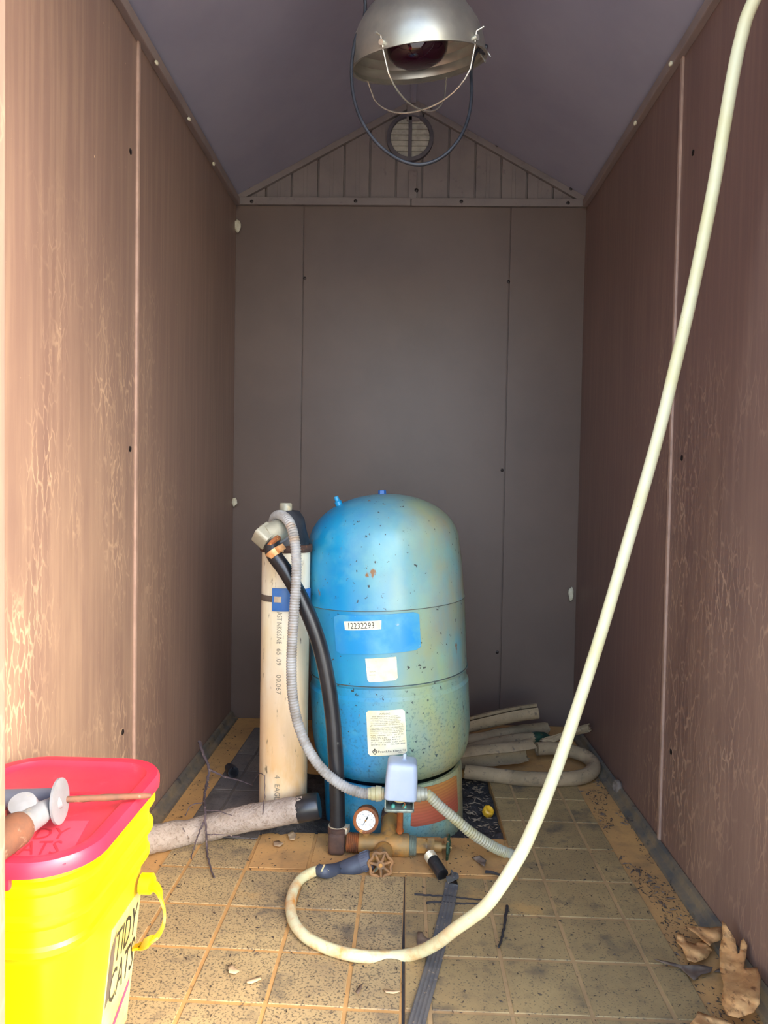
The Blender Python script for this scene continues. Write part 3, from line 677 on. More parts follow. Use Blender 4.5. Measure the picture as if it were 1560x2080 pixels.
# pressure gauge
gc = AT(743, 1666, 1.490); gs = AT(744, 1702, YM)
gauge = thing('pressure_gauge', (gs.x, YM, gs.z), 'round rusty rimmed pressure gauge with white dial on the brass manifold', 'gauge')
gax = Vector((-.05, -1, .16)).normalized(); T = frame(gc, gax, (1, 0, 0))
B().lathe([(.001, -.030), (.022, -.030), (.0255, -.026), (.0262, -.004), (.0275, -.003), (.0275, .003), (.0245, .005), (.021, .004), (.021, .0005), (.001, .0005)], 40, T).build('case', 'rust', gauge)
dial = B().lathe([(.0003, .0004), (.0208, .0004), (.0208, .0014), (.0003, .0014)], 36, T).build('dial', 'face', gauge)
TG = T                                         # local x right, local y up on the dial
up2 = -1 if (T.to_3x3() @ Vector((0, 1, 0))).z < 0 else 1
def gp(x, y, z): return T @ Vector((x, y*up2, z))
bb = B()
for k in range(13):
    a = math.radians(225-22.5*k); q = [(.0185, -.0004), (.0185, .0004), (.0168 if k % 2 else .0158, .0004), (.0168 if k % 2 else .0158, -.0004)]
    bb.add([gp(math.cos(a)*r_-math.sin(a)*s_, math.sin(a)*r_+math.cos(a)*s_, .0018) for r_, s_ in q], [(0,1,2,3)])
bb.build('ticks', 'ink', dial, smooth=0)
def gtxt(body, cx, cy, h):
    v, f, x0, x1, y0, y1 = text_polys(body); s_ = h/(y1-y0); return B().add([gp(cx+(p[0]-(x0+x1)/2)*s_, cy+(p[1]-(y0+y1)/2)*s_, .0019) for p in v], f)
nb = B()
for k, s_ in enumerate(('0', '20', '40', '60', '80', '100')):
    a = math.radians(225-54*k); q = gtxt(s_, math.cos(a)*.0128, math.sin(a)*.0128, .0026); nb.add(q.v, q.f)
for s_, x, y, h in (('PRESSURE', 0, .0085, .0016), ('PSI', .0, -.0095, .0020)): q = gtxt(s_, x, y, h); nb.add(q.v, q.f)
nb.build('lettering', 'ink', dial, smooth=0)
na = math.radians(238)
def npt(r_, s_): return gp(math.cos(na)*r_-math.sin(na)*s_, math.sin(na)*r_+math.cos(na)*s_, .0026)
B().add([npt(.0165, 0), npt(0, .0012), npt(-.008, .0016), npt(-.009, 0), npt(-.008, -.0016), npt(0, -.0012)], [(0,1,2,3,4,5)]).build('needle', 'ink', gauge, smooth=0)
B().lathe([(.0003, .0015), (.0022, .0015), (.0018, .0036), (.0003, .0038)], 14, T).build('needle_hub', 'brass', gauge)
B().tube([gs-Vector((0, 0, .004)), Vector((gs.x, YM-.004, gc.z-.02))], .0075, 14).build('gauge_stem', 'brass', gauge)

# ------------------------------------------------------------------ pressure switch
YS = 1.49
ss = AT(812, 1692, YS+.01); sb_ = AT(811, 1645, YS)
sw = thing('pressure_switch', (ss.x, YS, ss.z), 'grey covered pressure switch on a copper stem above the manifold', 'switch')
B().tube([Vector((ss.x, YM-.003, ss.z-.004)), Vector((sb_.x+.002, YS, sb_.z))], .0068, 12).build('copper_stem', 'copper', sw)
B().lathe([(.004, 0), (.0088, 0), (.0088, .006), (.004, .006)], 6, Matrix.Translation((ss.x, YM-.003, ss.z-.003))).build('stem_nut', 'copper', sw)
lo = AT(811, 1640, YS); wL, wR = AT(779, 1640, YS).x, AT(843, 1640, YS).x
T = Matrix.Translation(((wL+wR)/2, YS, lo.z))
w2 = (wR-wL)/2
B().prism(rrect(2*w2-.004, .052, .008), .006, T).build('base_plate', 'zinc', sw, bevel=.0012)
B().box((-w2+.004, .020, .004), (w2-.004, .024, .055), T).build('bracket', 'zinc', sw, bevel=.001)
for sx in (-1, 1): B().box((sx*(w2-.004)-.0012, -.018, .004), (sx*(w2-.004)+.0012, .020, .045), T).build('bracket_side', 'zinc', sw)
for dx in (-.013, .011): B().lathe([(.0003, 0), (.0046, 0), (.0046, .005), (.003, .008), (.0003, .008)], 12, T @ Matrix.Translation((dx, -.012, .005))).build('terminal', 'teal', sw)
B().box((-.024, .0, .006), (.024, .012, .034), T).build('contact_block', 'socket', sw, bevel=.002)
B().tube(smooth_path([T @ Vector(p) for p in ((-.022, -.014, .027), (-.005, -.020, .022), (.006, -.019, .021), (.012, -.016, .027))], 6), .0022, 8).build('wire', 'wire', sw)
B().tube(smooth_path([T @ Vector(p) for p in ((.006, -.018, .024), (.012, -.018, .016), (.009, -.016, .008), (.007, -.014, .005))], 6), .0010, 6).build('wire', 'copper', sw)
# cover: tapered rounded box, open below, slightly cocked
TC = T @ Matrix.Translation((.002, -.002, .0275)) @ Matrix.Rotation(math.radians(2.5), 4, 'Y')
prof = [(.0, 1.0, 0), (.003, 1.0, 0), (.044, .97, 0), (.062, .93, 0), (.071, .90, 0), (.0755, .82, 0), (.0775, .60, 0), (.078, .2, 0)]
rings = []
for z, s_, _ in prof: rings.append([TC @ Vector((x*s_, y*s_, z)) for x, y in rrect(2*w2+.002, .062, .012)])
cover = B().rings(rings, cap=False); n_ = len(rings[0]); cover.f.append(tuple((len(rings)-1)*n_+j for j in range(n_)))
cov = cover.build('cover', 'switch', sw, smooth=50)
md = cov.modifiers.new('s', 'SOLIDIFY'); md.thickness = .0015; md.offset = -1
B().lathe([(.001, 0), (.006, 0), (.006, .002), (.004, .003), (.004, .012), (.0025, .014), (.001, .014)], 12, TC @ Matrix.Translation((.004, 0, .0765))).build('cover_nut', 'switch', sw)
# conduit fittings at its sides
def fitting(side, px0, px1, py):
    a, c_ = AT(px0, py, YS), AT(px1, py, YS); pts = [a.lerp(c_, t_) for t_ in (0, .12, .16, .5, .54, .8, .84, 1)]
    r_ = [.0125, .0125, .0155, .0165, .0140, .0140, .0125, .0120]
    B().tube(pts, r_, 20).build('conduit_fitting', 'conduit2' if side < 0 else 'galv', sw, smooth=25)
fitting(-1, 780, 748, 1612); fitting(1, 840, 868, 1613)

# ------------------------------------------------------------------ flexible conduits
def conduit(name, pts, r, mat, label, pitch=.0060):
    pth = resample(smooth_path(pts, 10), pitch/2); rr = [r*(1.0 if k % 2 else .85) for k in range(len(pth))]
    o = B().tube(pth, rr, 16).build(name, mat, smooth=25); tag(o, label, 'conduit', 'flexible conduits'); return o
c1 = [AT(750, 1612, YS), AT(735, 1611, YS), AT(700, 1598, 1.487), AT(660, 1568, 1.487), AT(628, 1525, 1.492), AT(606, 1472, 1.500), AT(594, 1410, 1.505), AT(592, 1340, 1.507), AT(596, 1260, 1.508), AT(601, 1190, 1.510), AT(602, 1140, 1.515), AT(598, 1095, 1.530), AT(588, 1062, 1.552), AT(573, 1047, 1.585), AT(559, 1050, 1.62), AT(554, 1066, 1.645)]
conduit('flexible_conduit', c1, .0118, 'conduit', 'grey ribbed conduit arching from the well cap down to the pressure switch')
c2 = [AT(866, 1612, YS), AT(874, 1618, YS-.002), AT(893, 1637, 1.487), AT(925, 1664, 1.485), AT(958, 1692, 1.487), AT(990, 1713, 1.495), AT(1018, 1728, 1.515), AT(1042, 1737, 1.535), FL(1056, 1741, .012)]
conduit('flexible_conduit', c2, .0118, 'conduit2', 'yellowed ribbed conduit slanting from the pressure switch to the floor tiles')

# ------------------------------------------------------------------ white hose
hp = [FL(652, 1767, .016), FL(634, 1772, .014), FL(612, 1785, .0135), FL(597, 1806, .0135), FL(590, 1835, .0135), FL(594, 1866, .0135), FL(608, 1890, .0135), FL(635, 1912, .0135), FL(680, 1931, .0135), FL(730, 1942, .0135), AT(790, 1944, 1.183), AT(842, 1937, 1.168), AT(885, 1917, 1.138), AT(926, 1886, 1.105), AT(982, 1845, 1.078), AT(1015, 1803, 1.07), AT(1045, 1756, 1.075), AT(1070, 1710, 1.085), AT(1112, 1610, 1.12), AT(1152, 1500, 1.16), AT(1217, 1300, 1.19), AT(1276, 1100, 1.2), AT(1333, 900, 1.195), AT(1370, 750, 1.185), AT(1405, 600, 1.17), AT(1446, 400, 1.15), AT(1474, 240, 1.13), AT(1488, 160, 1.12), AT(1505, 80, 1.11), AT(1532, 0, 1.09), Vector((.545, 1.02, 1.63)), Vector((.50, .90, 1.655)), Vector((.42, .76, 1.65)), Vector((.36, .60, 1.58))]
hose = thing('garden_hose', hp[5], 'cream white garden hose looping on the tiles and rising beside the wall', 'hose')
B().tube(smooth_path(hp, 8), .0100, 18).build('hose', 'hose', hose)
g0, g1, g2, g3 = ho, AT(737, 1754, 1.452), AT(700, 1768, 1.448), FL(660, 1770, .0175)
pth = smooth_path([hp[0]+(hp[0]-hp[1]).normalized()*-.004, g3, AT(685, 1769, 1.450), AT(712, 1762, 1.450), AT(733, 1753, 1.452)], 6)
rr = [.0122+(.0190-.0122)*min(1, max(0, (k/(len(pth)-1)-.15)/.6)) for k in range(len(pth))]
grip = B().tube(pth, rr, 20).build('grip', 'grip', hose)
k0 = len(pth)
for t_ in (.18, .32, .46, .6):
    i = int(t_*(k0-1)); tg = (pth[i+1]-pth[i-1]).normalized(); cdir = (CAM-pth[i]).normalized(); side = tg.cross(cdir).normalized()
    if side.z < 0: side = -side
    nrm = (cdir+side*.55).normalized(); p = pth[i]+nrm*rr[i]*.99; s2 = tg.cross(nrm).normalized()
    T = Matrix(((tg.x, s2.x, nrm.x, p.x), (tg.y, s2.y, nrm.y, p.y), (tg.z, s2.z, nrm.z, p.z), (0,0,0,1)))
    B().box((-.0018, -.0075, -.0015), (.0018, .0075, .0006), T).build('grip_slot', 'hose' if t_ < .4 else 'socket', grip)
ax_ = (ho-AT(733, 1753, 1.452)).normalized(); cp = AT(733, 1753, 1.452)-ax_*.004
cb = B().tube([cp, cp+ax_*.006, cp+ax_*.026, cp+ax_*.028], [.0175, .0190, .0190, .017], 22).build('coupling', 'slate', hose, smooth=25)
for k in range(14):
    T = frame(cp, ax_) @ Matrix.Rotation(2*math.pi*k/14, 4, 'Z')
    B().box((.0182, -.0011, .008), (.0202, .0011, .025), T).build('coupling_rib', 'slate', cb)

# ------------------------------------------------------------------ loose pipe nipple and strap
n0, n1 = AT(872, 1736, 1.470), FL(899, 1778, .0135); n1.z = .0145
nd = (n1-n0).normalized()
nip = thing('pipe_nipple', (n1.x, n1.y, 0), 'short black pipe nipple with pale threads leaning on the manifold', 'pipe')
B().tube([n0+nd*.016, n1, n1, n1-nd*.02], [.0128, .0128, .0104, .0104], 20, cap=False).build('nipple_tube', 'black', nip)
pts = [n0+nd*.018*k/10 for k in range(11)]
B().tube(pts, [.0132 if k % 2 else .0118 for k in range(11)], 20).build('thread', 'steel', nip, smooth=20)
def ribbon(name, ctr, w, th, mat, label, cat, ribs=0, kind=None):
    ctr = [Vector(p) for p in ctr]; rings = []; n = len(ctr)
    for i in range(n):
        tg = ctr[min(i+1, n-1)]-ctr[max(i-1, 0)]; s_ = Vector((-tg.y, tg.x, 0))
        s_ = s_.normalized() if s_.length > 1e-6 else Vector((1, 0, 0)); nr = s_.cross(tg).normalized()
        if nr.z < 0: nr = -nr
        row = []; m = 12
        for j in range(m+1): row.append(ctr[i]+s_*w*(j/m-.5)+nr*(th+(th*.35 if ribs and j % 3 == 1 else 0)))
        row += [ctr[i]+s_*w*.5, ctr[i]-s_*w*.5]; rings.append(row)
    o = B().rings(rings).build(name, mat, smooth=30); return tag(o, label, cat)
st = smooth_path([FL(921, 1774, .030), FL(920, 1778, .026), FL(917, 1800, .004), FL(910, 1838, .0035), FL(899, 1885, .0035), FL(887, 1935, .0035), FL(873, 1985, .0035), FL(856, 2045, .0035), FL(838, 2110, .0035), FL(815, 2180, .0035)], 5)
ribbon('webbing_strap', st, .026, .0026, 'webbing', 'frayed grey black webbing strap lying on the tiles under the white hose', 'strap', 1)

# ------------------------------------------------------------------ foam pipe insulation
def foam_tube(name, pts, r, mat, label, slit=False, ragged=.0, taper=None, inner=.62, black_end=None, gap=.5, twist=0., group='pipe insulation pieces'):
    pth = smooth_path(pts, 10); n = len(pth); th = []
    o = thing(name, pts[0], label, 'insulation', group)
    tg = [(pth[min(i+1, n-1)]-pth[max(i-1, 0)]).normalized() for i in range(n)]
    a = Vector((0, 0, 1)); rings = []; m = 20
    for i in range(n):
        a = (a-tg[i]*a.dot(tg[i])).normalized(); b_ = tg[i].cross(a); q = r*(taper[0]+(taper[1]-taper[0])*i/(n-1) if taper else 1)
        row = []; g = gap if slit else 0
        angs = [g/2+(2*math.pi-g)*k/m+twist for k in range(m+1)]
        for an in angs: row.append(pth[i]+(a*math.cos(an)+b_*math.sin(an))*q*(1+ragged*noise.noise(pth[i]*40+Vector((an*2, 0, 0)))))
        for an in reversed(angs): row.append(pth[i]+(a*math.cos(an)+b_*math.sin(an))*q*inner)
        rings.append(row)
    if ragged:
        for k in (0, n-1):
            for j in range(len(rings[k])): rings[k][j] = rings[k][j]+tg[k]*R.uniform(-1, 1)*r*ragged*1.4
    B().rings(rings).build('foam_sleeve', mat, o, smooth=50)
    return o, pth, tg
p = [FL(285, 1714, .0295), FL(331, 1700, .0295), AT(408, 1685, 1.552), AT(485, 1666, 1.558), AT(562, 1652, 1.562), AT(615, 1642, 1.564)]
fo, fp, ftg = foam_tube('foam_insulation', p, .0285, 'foam', 'grey tan foam pipe sleeve lying before the casing, with black tape end', slit=True, ragged=.16, gap=.45, twist=3.0, inner=.7)
fe = fp[-1]; fd = ftg[-1]
B().tube([fe-fd*.012, fe-fd*.008, fe+fd*.034, fe+fd*.038, fe+fd*.036], [.0290, .0300, .0296, .0275, .021], 22, cap=True).build('tape_end', 'black', fo)
def fz(px, py, z): return FL(px, py, z)
foam_tube('foam_insulation', [AT(930, 1478, 2.17), AT(990, 1463, 2.165), AT(1050, 1450, 2.16), AT(1092, 1444, 2.16)], .0235, 'foam_shade', 'split foam sleeve lying topmost on the insulation heap behind the tank', slit=True, gap=.6, twist=.55, inner=.6)
foam_tube('foam_insulation', [fz(925, 1512, .045), fz(1000, 1497, .045), fz(1060, 1486, .045), fz(1108, 1480, .042)], .021, 'foam_shade', 'torn foam sleeve lying just below the topmost one of the heap', ragged=.12, inner=.65)
fo2, fp2, ft2 = foam_tube('foam_insulation', [fz(930, 1530, .04), fz(1000, 1512, .042), fz(1050, 1503, .042), fz(1084, 1500, .042)], .019, 'foam_shade', 'foam sleeve with dark plastic wrapped end in the insulation heap', inner=.65)
B().tube([fp2[-1]-ft2[-1]*.006, fp2[-1]+ft2[-1]*.008, fp2[-1]+ft2[-1]*.035, fp2[-1]+ft2[-1]*.055+Vector((0, 0, -.006))], [.019, .0205, .017, .010], 14).build('wrapped_end', 'green', fo2)
# long sleeve bent into a hairpin, opened flat on its upper run
hair = [fz(945, 1567, .022), fz(1000, 1574, .021), fz(1060, 1581, .021), fz(1130, 1583, .021), fz(1185, 1577, .022), fz(1206, 1560, .024), fz(1196, 1541, .030), fz(1165, 1527, .036), fz(1125, 1520, .036), fz(1090, 1521, .036)]
foam_tube('foam_insulation', hair, .0195, 'foam_shade', 'hairpin bent foam sleeve lying round the end of the tiles', inner=.6, ragged=.03)
foam_tube('foam_insulation', [fz(925, 1545, .050), fz(975, 1538, .052), fz(1030, 1533, .054), fz(1078, 1526, .056)], .034, 'foam_shade', 'wide half open foam sleeve lying on the hairpin bent one', slit=True, gap=2.4, twist=2.2, ragged=.12, inner=.82)
foam_tube('foam_insulation', [fz(1100, 1507, .050), fz(1130, 1500, .062), fz(1165, 1487, .082), fz(1196, 1478, .095)], .010, 'foam_shade', 'thin torn foam shred standing up beside the brown wall', ragged=.5, inner=.5)

# ------------------------------------------------------------------ bucket
BX0, BX1, BY0, BY1, BZ = -.583, -.344, .735, 1.030, .385
bw, bd_ = BX1-BX0, BY1-BY0; bc = Vector(((BX0+BX1)/2, (BY0+BY1)/2, 0))
bk = thing('bucket', bc, 'yellow plastic bucket with red lid standing by the brown wall', 'bucket')
def loft(prof, name, mat, parent, r=.066, cap=True, smooth=35):
    rings = [[Vector((bc.x+x, bc.y+y, z)) for x, y in rrect(bw+2*off, bd_+2*off, max(.01, r+off), 8)] for z, off in prof]
    return B().rings(rings, cap=cap).build(name, mat, parent, smooth=smooth)
loft([(.0, -.050), (.004, -.047), (.262, -.020), (.272, -.014), (.277, -.009), (.284, -.009), (.288, -.012), (.306, -.012), (.311, -.007), (.315, -.0045), (.321, -.0045), (.325, -.010), (.345, -.010), (.350, -.004), (.353, -.002), (.360, -.002), (.364, -.008), (.374, -.008), (.376, -.003), (.381, -.003)], 'bucket_body', 'yellow', bk)
lid = loft([(.374, .0015), (.374, .004), (.386, .004), (.3905, .001), (.3915, -.006), (.3905, -.014), (.386, -.018), (.384, -.024), (.384, -.06)], 'lid', 'red', bk)
# hinge groove, front tab and scuffed patch on the lid
B().box((BX0+.018, BY1-.112, .3838), (BX1-.020, BY1-.106, .3856)).build('hinge_line', 'redshade', lid, bevel=.0008)
B().box((BX0+.04, BY0-.0035, .360), (BX0+.165, BY0+.004, .388)).build('lid_tab', 'red', lid, bevel=.003)
def lp(px, py, z=.3846): return FL(px, py, z)
pq = [lp(180, 1667), lp(133, 1755), lp(-30, 1757), lp(-30, 1668)]
B().add(pq + [q-Vector((0, 0, .0012)) for q in pq], [(0,1,2,3),(4,7,6,5),(0,4,5,1),(1,5,6,2),(2,6,7,3),(3,7,4,0)]).build('lid_patch', 'redlight', lid, smooth=0)
def lmap(A_, B_, C_):                          # map unit square to lid with corners bottom-left, bottom-right, top-left
    return lambda u, v: A_+(B_-A_)*u+(C_-A_)*v+Vector((0, 0, .0005))
lettering([('TIDY', 0, 1, 0, 1)], lmap(lp(18, 1706), lp(132, 1704), lp(34, 1684)), 'embossed_lettering', 'redshade', lid)
lettering([('CATS', 0, 1, 0, 1)], lmap(lp(0, 1738), lp(116, 1736), lp(18, 1710)), 'embossed_lettering', 'redshade', lid)
# label on the side facing into the shed
def side_off(z): return BX1-.0474+.0274*z/.262
def lb(u, v, e=.0010): z = .03+v*.195; return Vector((side_off(z)+e, BY0+.145+u*.100, z))
lb_o = B().add([lb(0,0), lb(1,0), lb(1,1), lb(0,1), lb(0,0,-.001), lb(1,0,-.001), lb(1,1,-.001), lb(0,1,-.001)], [(0,1,2,3),(4,7,6,5),(0,4,5,1),(1,5,6,2),(2,6,7,3),(3,7,4,0)]).build('side_label', 'sidelabel', bk, smooth=0)
for q_ in (('TIDY', .18, .92, .70, .92), ('CATS', .12, .95, .42, .66)): lettering([q_], lambda u, v: lb(u, v, .0016), 'lettering', 'ink', lb_o)
B().add([lb(*p, .0015) for p in ((.02, .45), (.16, .50), (.16, .95), (.02, .86))], [(0,1,2,3)]).build('label_panel', 'band', lb_o, smooth=0)
B().add([lb(*p, .0015) for p in ((.1, .04), (.9, .30), (.9, .36), (.1, .12))], [(0,1,2,3)]).build('label_stripe', 'pink', lb_o, smooth=0)
# pivot ears and bail handle
hv = AX(304, 1795, BX1-.004)
B().lathe([(.001, -.012), (.014, -.012), (.014, .003), (.010, .006), (.001, .006)], 20, frame(hv, (1, 0, 0))).build('handle_pivot', 'yellow', bk)
hpt = smooth_path([hv+Vector((.004, 0, 0)), AT(322, 1815, .925), AT(333, 1845, .915), AT(333, 1873, .905), AT(322, 1898, .905), AT(304, 1912, .905), AX(288, 1920, BX1-.020), AX(288, 1920, BX1-.020)+Vector((-.014, -.006, -.001))], 6)
rings = []
for i, q in enumerate(hpt):
    tg = (hpt[min(i+1, len(hpt)-1)]-hpt[max(i-1, 0)]).normalized(); s_ = Vector((.35, -1, .2)); s_ = (s_-tg*s_.dot(tg)).normalized(); nn = tg.cross(s_)
    rings.append([q+s_*a+nn*b_ for a, b_ in ((-.007, -.0015), (.007, -.0015), (.007, .0015), (-.007, .0015))])
B().rings(rings).build('bail_handle', 'yellowh', bk, smooth=30)

# ------------------------------------------------------------------ old hydrant head and black tube on the lid
LZ = .392
fa = thing('old_faucet', FL(60, 1680, LZ), 'old grey wall faucet with round flange and rusty rod lying on the red lid', 'faucet')
def onlid(px, py, z): return FL(px, py, z)
k0 = onlid(121, 1627, LZ+.0275)
a0, a1, a2 = onlid(40, 1681, LZ+.020), onlid(74, 1657, LZ+.021), onlid(106, 1634, LZ+.025)
ld = (a2-a0).normalized()
T = frame(k0, (ld*.4+Vector((1, -.28, .06))).normalized())
B().lathe([(.001, -.001), (.024, -.0022), (.0265, -.0012), (.0265, .0016), (.024, .0022), (.001, .0016)], 36, T).build('flange', 'greypl', fa)
B().tube([a1-ld*.028, a1+ld*.004, a1+ld*.010, a2-ld*.004, k0], [.0140, .0140, .0128, .0095, .0085], 20).build('faucet_body', 'greypl', fa)
B().tube([a0-ld*.055, a0-ld*.004, a0+ld*.004], [.0195, .0195, .017], 22).build('rusty_collar', 'palerust', fa, smooth=25)
B().lathe([(.001, -.004), (.016, -.004), (.017, 0), (.015, .006), (.001, .008)], 22, frame(onlid(46, 1638, LZ+.032), (.2, -.5, .85))).build('vacuum_breaker', 'greypl', fa)
r0, r1 = onlid(130, 1624, LZ+.022), onlid(306, 1616, LZ+.0045)
rp = [r0.lerp(r1, k/14) for k in range(15)]
B().tube(rp, [.0042*(1+.10*R.uniform(-1, 1)) for _ in rp[:-1]]+[.003], 10).build('rusty_rod', 'palerust', fa)
tb0, tb1 = onlid(-60, 1626, LZ+.0125), onlid(110, 1622, LZ+.0125)
tag(B().tube([tb0, tb1], .0125, 20).build('black_tube', 'slate'), 'dark slate plastic tube lying on the red lid behind the faucet', 'tube')

# ------------------------------------------------------------------ heat lamp
lc = AT(850, 130, 1.40); la = Vector((-.10, -.27, .957)).normalized()
lr = .131
lamp = thing('heat_lamp', lc, 'aluminium dome heat lamp with red bulb hanging under the roof', 'lamp')
T = frame(lc, la, (1, 0, 0))
prof = []
for k in range(26):
    a = math.pi/2*k/26; rr_ = lr*math.cos(a)**1.15; zz = lr*1.02*math.sin(a)
    prof.append((max(rr_, .026), zz))
o_ = [(lr+.003, -.001), (lr+.003, .002)] + [(r_+(.0009 if i % 2 and i > 6 else 0) , z_+.002) for i, (r_, z_) in enumerate(prof)]
i_ = [(r_-.0016, z_) for r_, z_ in reversed(prof)]
B().lathe(o_ + [(.024, lr*1.03)] + [(r_-(.0020 if i % 2 else 0), z_) for i, (r_, z_) in enumerate(i_)] + [(lr-.001, -.001), (lr+.003, -.001)], 64, T, cap=False).build('reflector', 'alum', lamp, smooth=25)
B().lathe([(.001, lr*1.0), (.025, lr*1.0), (.025, lr*1.3), (.019, lr*1.34), (.019, lr*1.75), (.012, lr*1.85), (.001, lr*1.85)], 28, T).build('socket', 'socket', lamp)
bp_ = [(r_*1.1, z_*1.08) for r_, z_ in [(.0005, .002), (.022, .004), (.040, .011), (.051, .022), (.055, .036), (.052, .050), (.040, .070), (.026, .090), (.019, .105), (.019, .132), (.0005, .132)]]
B().lathe(bp_, 40, T @ Matrix.Translation((0, 0, -.010))).build('bulb', 'bulb', lamp, smooth=60)
gbm = .080
def gpt(x, y, z): return T @ Vector((x, y, z))
for (x0, y0), (x1, y1) in (((-.79, .61), (.79, -.61)), ((-.50, -.87), (.46, .89))):
    pts = []
    for k in range(21):
        t_ = -1+2*k/20; u = abs(t_); x = (x1 if t_ > 0 else x0)*u; y = (y1 if t_ > 0 else y0)*u
        zz = -gbm*math.sqrt(max(0, 1-u**2.2)); pts.append(gpt(x*lr*1.0, y*lr*1.0, zz))
    for s_, (x, y) in ((0, (x0, y0)), (-1, (x1, y1))):
        hook = [gpt(x*lr*1.0, y*lr*1.0, .004), gpt(x*lr*1.03, y*lr*1.03, .020), gpt(x*lr*1.16, y*lr*1.10, .024)]
        pts = (list(reversed(hook)) + pts) if s_ == 0 else (pts + hook)
    B().tube(pts, .0017, 8).build('guard_wire', 'wireal', lamp)
for x, y in ((-.79, .61), (.79, -.61), (-.50, -.87), (.46, .89)):
    B().lathe([(.001, -.003), (.005, -.003), (.005, .003), (.001, .003)], 10, frame(gpt(x*lr*1.02, y*lr*1.02, .010), T.to_3x3() @ Vector((x, y, 0)))).build('guard_rivet', 'wireal', lamp)
sk = T @ Vector((0, 0, lr*1.84))
cd = smooth_path([sk, sk+Vector((-.03, -.01, .05)), sk+Vector((-.10, -.01, .0)), AT(742, 10, 1.37), AT(722, 80, 1.35), AT(714, 140, 1.34), AT(719, 200, 1.33), AT(738, 252, 1.32), AT(772, 297, 1.315), AT(815, 326, 1.31), AT(857, 334, 1.31), AT(899, 318, 1.315), AT(932, 283, 1.32), AT(951, 240, 1.335), AT(958, 190, 1.35), AT(957, 140, 1.37), AT(966, 108, 1.375), AT(976, 96, 1.375)], 8)
B().tube(cd, .0032, 10).build('cord', 'blackrub', lamp)
pd = (AT(990, 100, 1.375)-AT(976, 96, 1.375)).normalized()
pl = B().tube([AT(972, 94, 1.375), AT(978, 98, 1.375), AT(988, 102, 1.375)], [.006, .012, .011], 12, flat=.7).build('plug', 'blackrub', lamp)
for (x0, y0), (x1, y1) in (((977, 110), (986, 126)), ((987, 101), (997, 116))):
    B().tube([AT(x0, y0, 1.375), AT(x1, y1, 1.372)], .0017, 6).build('plug_prong', 'wireal', pl)
hk = T @ Vector((0, 0, lr*1.85))
B().tube(smooth_path([hk+Vector((0, 0, -.005)), hk+Vector((.008, 0, .02)), hk+Vector((.002, 0, .05)), Vector((XM, hk.y-.005, ZR-.012))], 6), .0025, 8).build('hanging_wire', 'wireal', lamp)

# ------------------------------------------------------------------ twigs, leaves, small finds
def stick(b, pts, r0, r1, jit=.0012, n=5):
    pth = smooth_path(pts, n); m = len(pth)
    pth = [q+Vector((R.uniform(-1, 1), R.uniform(-1, 1), R.uniform(-.5, .5)))*jit for q in pth]
    b.tube(pth, [r0+(r1-r0)*i/(m-1) for i in range(m)], 6)
def tw(l): return [AT(x, y, Y) for x, y, Y in l]
tg_ = thing('dry_branch', FL(420, 1750, 0), 'thin bare dry branch with side twigs leaning over the foam sleeve', 'branch')
b = B(); stick(b, [AT(405, 1506, 1.83), AT(412, 1530, 1.79), AT(424, 1560, 1.75), AT(420, 1590, 1.71), AT(415, 1620, 1.62), AT(417, 1650, 1.535), AT(418, 1680, 1.513), AT(420, 1720, 1.505), FL(424, 1752, .010), FL(436, 1783, .007)], .0042, .0016); b.build('stem', 'twig', tg_)
for pts, r0 in (([AT(425, 1563, 1.747), AT(455, 1577, 1.73), AT(485, 1585, 1.71), AT(512, 1595, 1.70)], .0030), ([AT(416, 1664, 1.524), AT(404, 1692, 1.508), AT(394, 1722, 1.50), FL(388, 1744, .004)], .0022), ([AT(418, 1647, 1.538), AT(440, 1647, 1.532), AT(472, 1656, 1.522)], .0016), ([AT(419, 1695, 1.508), AT(445, 1695, 1.508), AT(486, 1699, 1.508)], .0015), ([AT(424, 1592, 1.70), AT(421, 1596, 1.69), AT(425, 1600, 1.685)], .0012), ([AT(413, 1630, 1.595), AT(388, 1636, 1.59), AT(376, 1658, 1.575)], .0014), ([AT(366, 1672, 1.53), AT(372, 1684, 1.512), AT(384, 1704, 1.51)], .0014), ([AT(537, 1574, 1.585), AT(538, 1610, 1.575), AT(533, 1655, 1.525)], .0010), ([AT(512, 1595, 1.70), AT(525, 1572, 1.64), AT(537, 1574, 1.585)], .0010)):
    b = B(); stick(b, pts, r0, .0009); b.build('side_twig', 'twig', tg_)
def ftwig(pts, r, label, mat='darktwig', z=.006, group=None):
    b = B(); stick(b, [FL(x, y, z) for x, y in pts], r, r*.6, .0008); return tag(b.build('twig', mat), label, 'twig', group)
ftwig([(842, 1816), (880, 1819), (908, 1820), (945, 1825), (978, 1827)], .0022, 'upper of two dark twigs lying across the tiles under the strap', z=.0045)
ftwig([(866, 1834), (885, 1832), (910, 1834), (950, 1835), (985, 1836)], .0026, 'lower of two dark twigs lying across the tiles under the strap', z=.0045)
ftwig([(1031, 1841), (1027, 1860), (1025, 1880), (1019, 1905), (1013, 1924)], .0032, 'stubby black twig lying lengthwise on the tiles beside the hose', z=.006)
ftwig([(985, 1770), (1000, 1772), (1015, 1777), (1032, 1781)], .0035, 'dark splinter lying on the orange sub-floor behind the hose', z=.008)
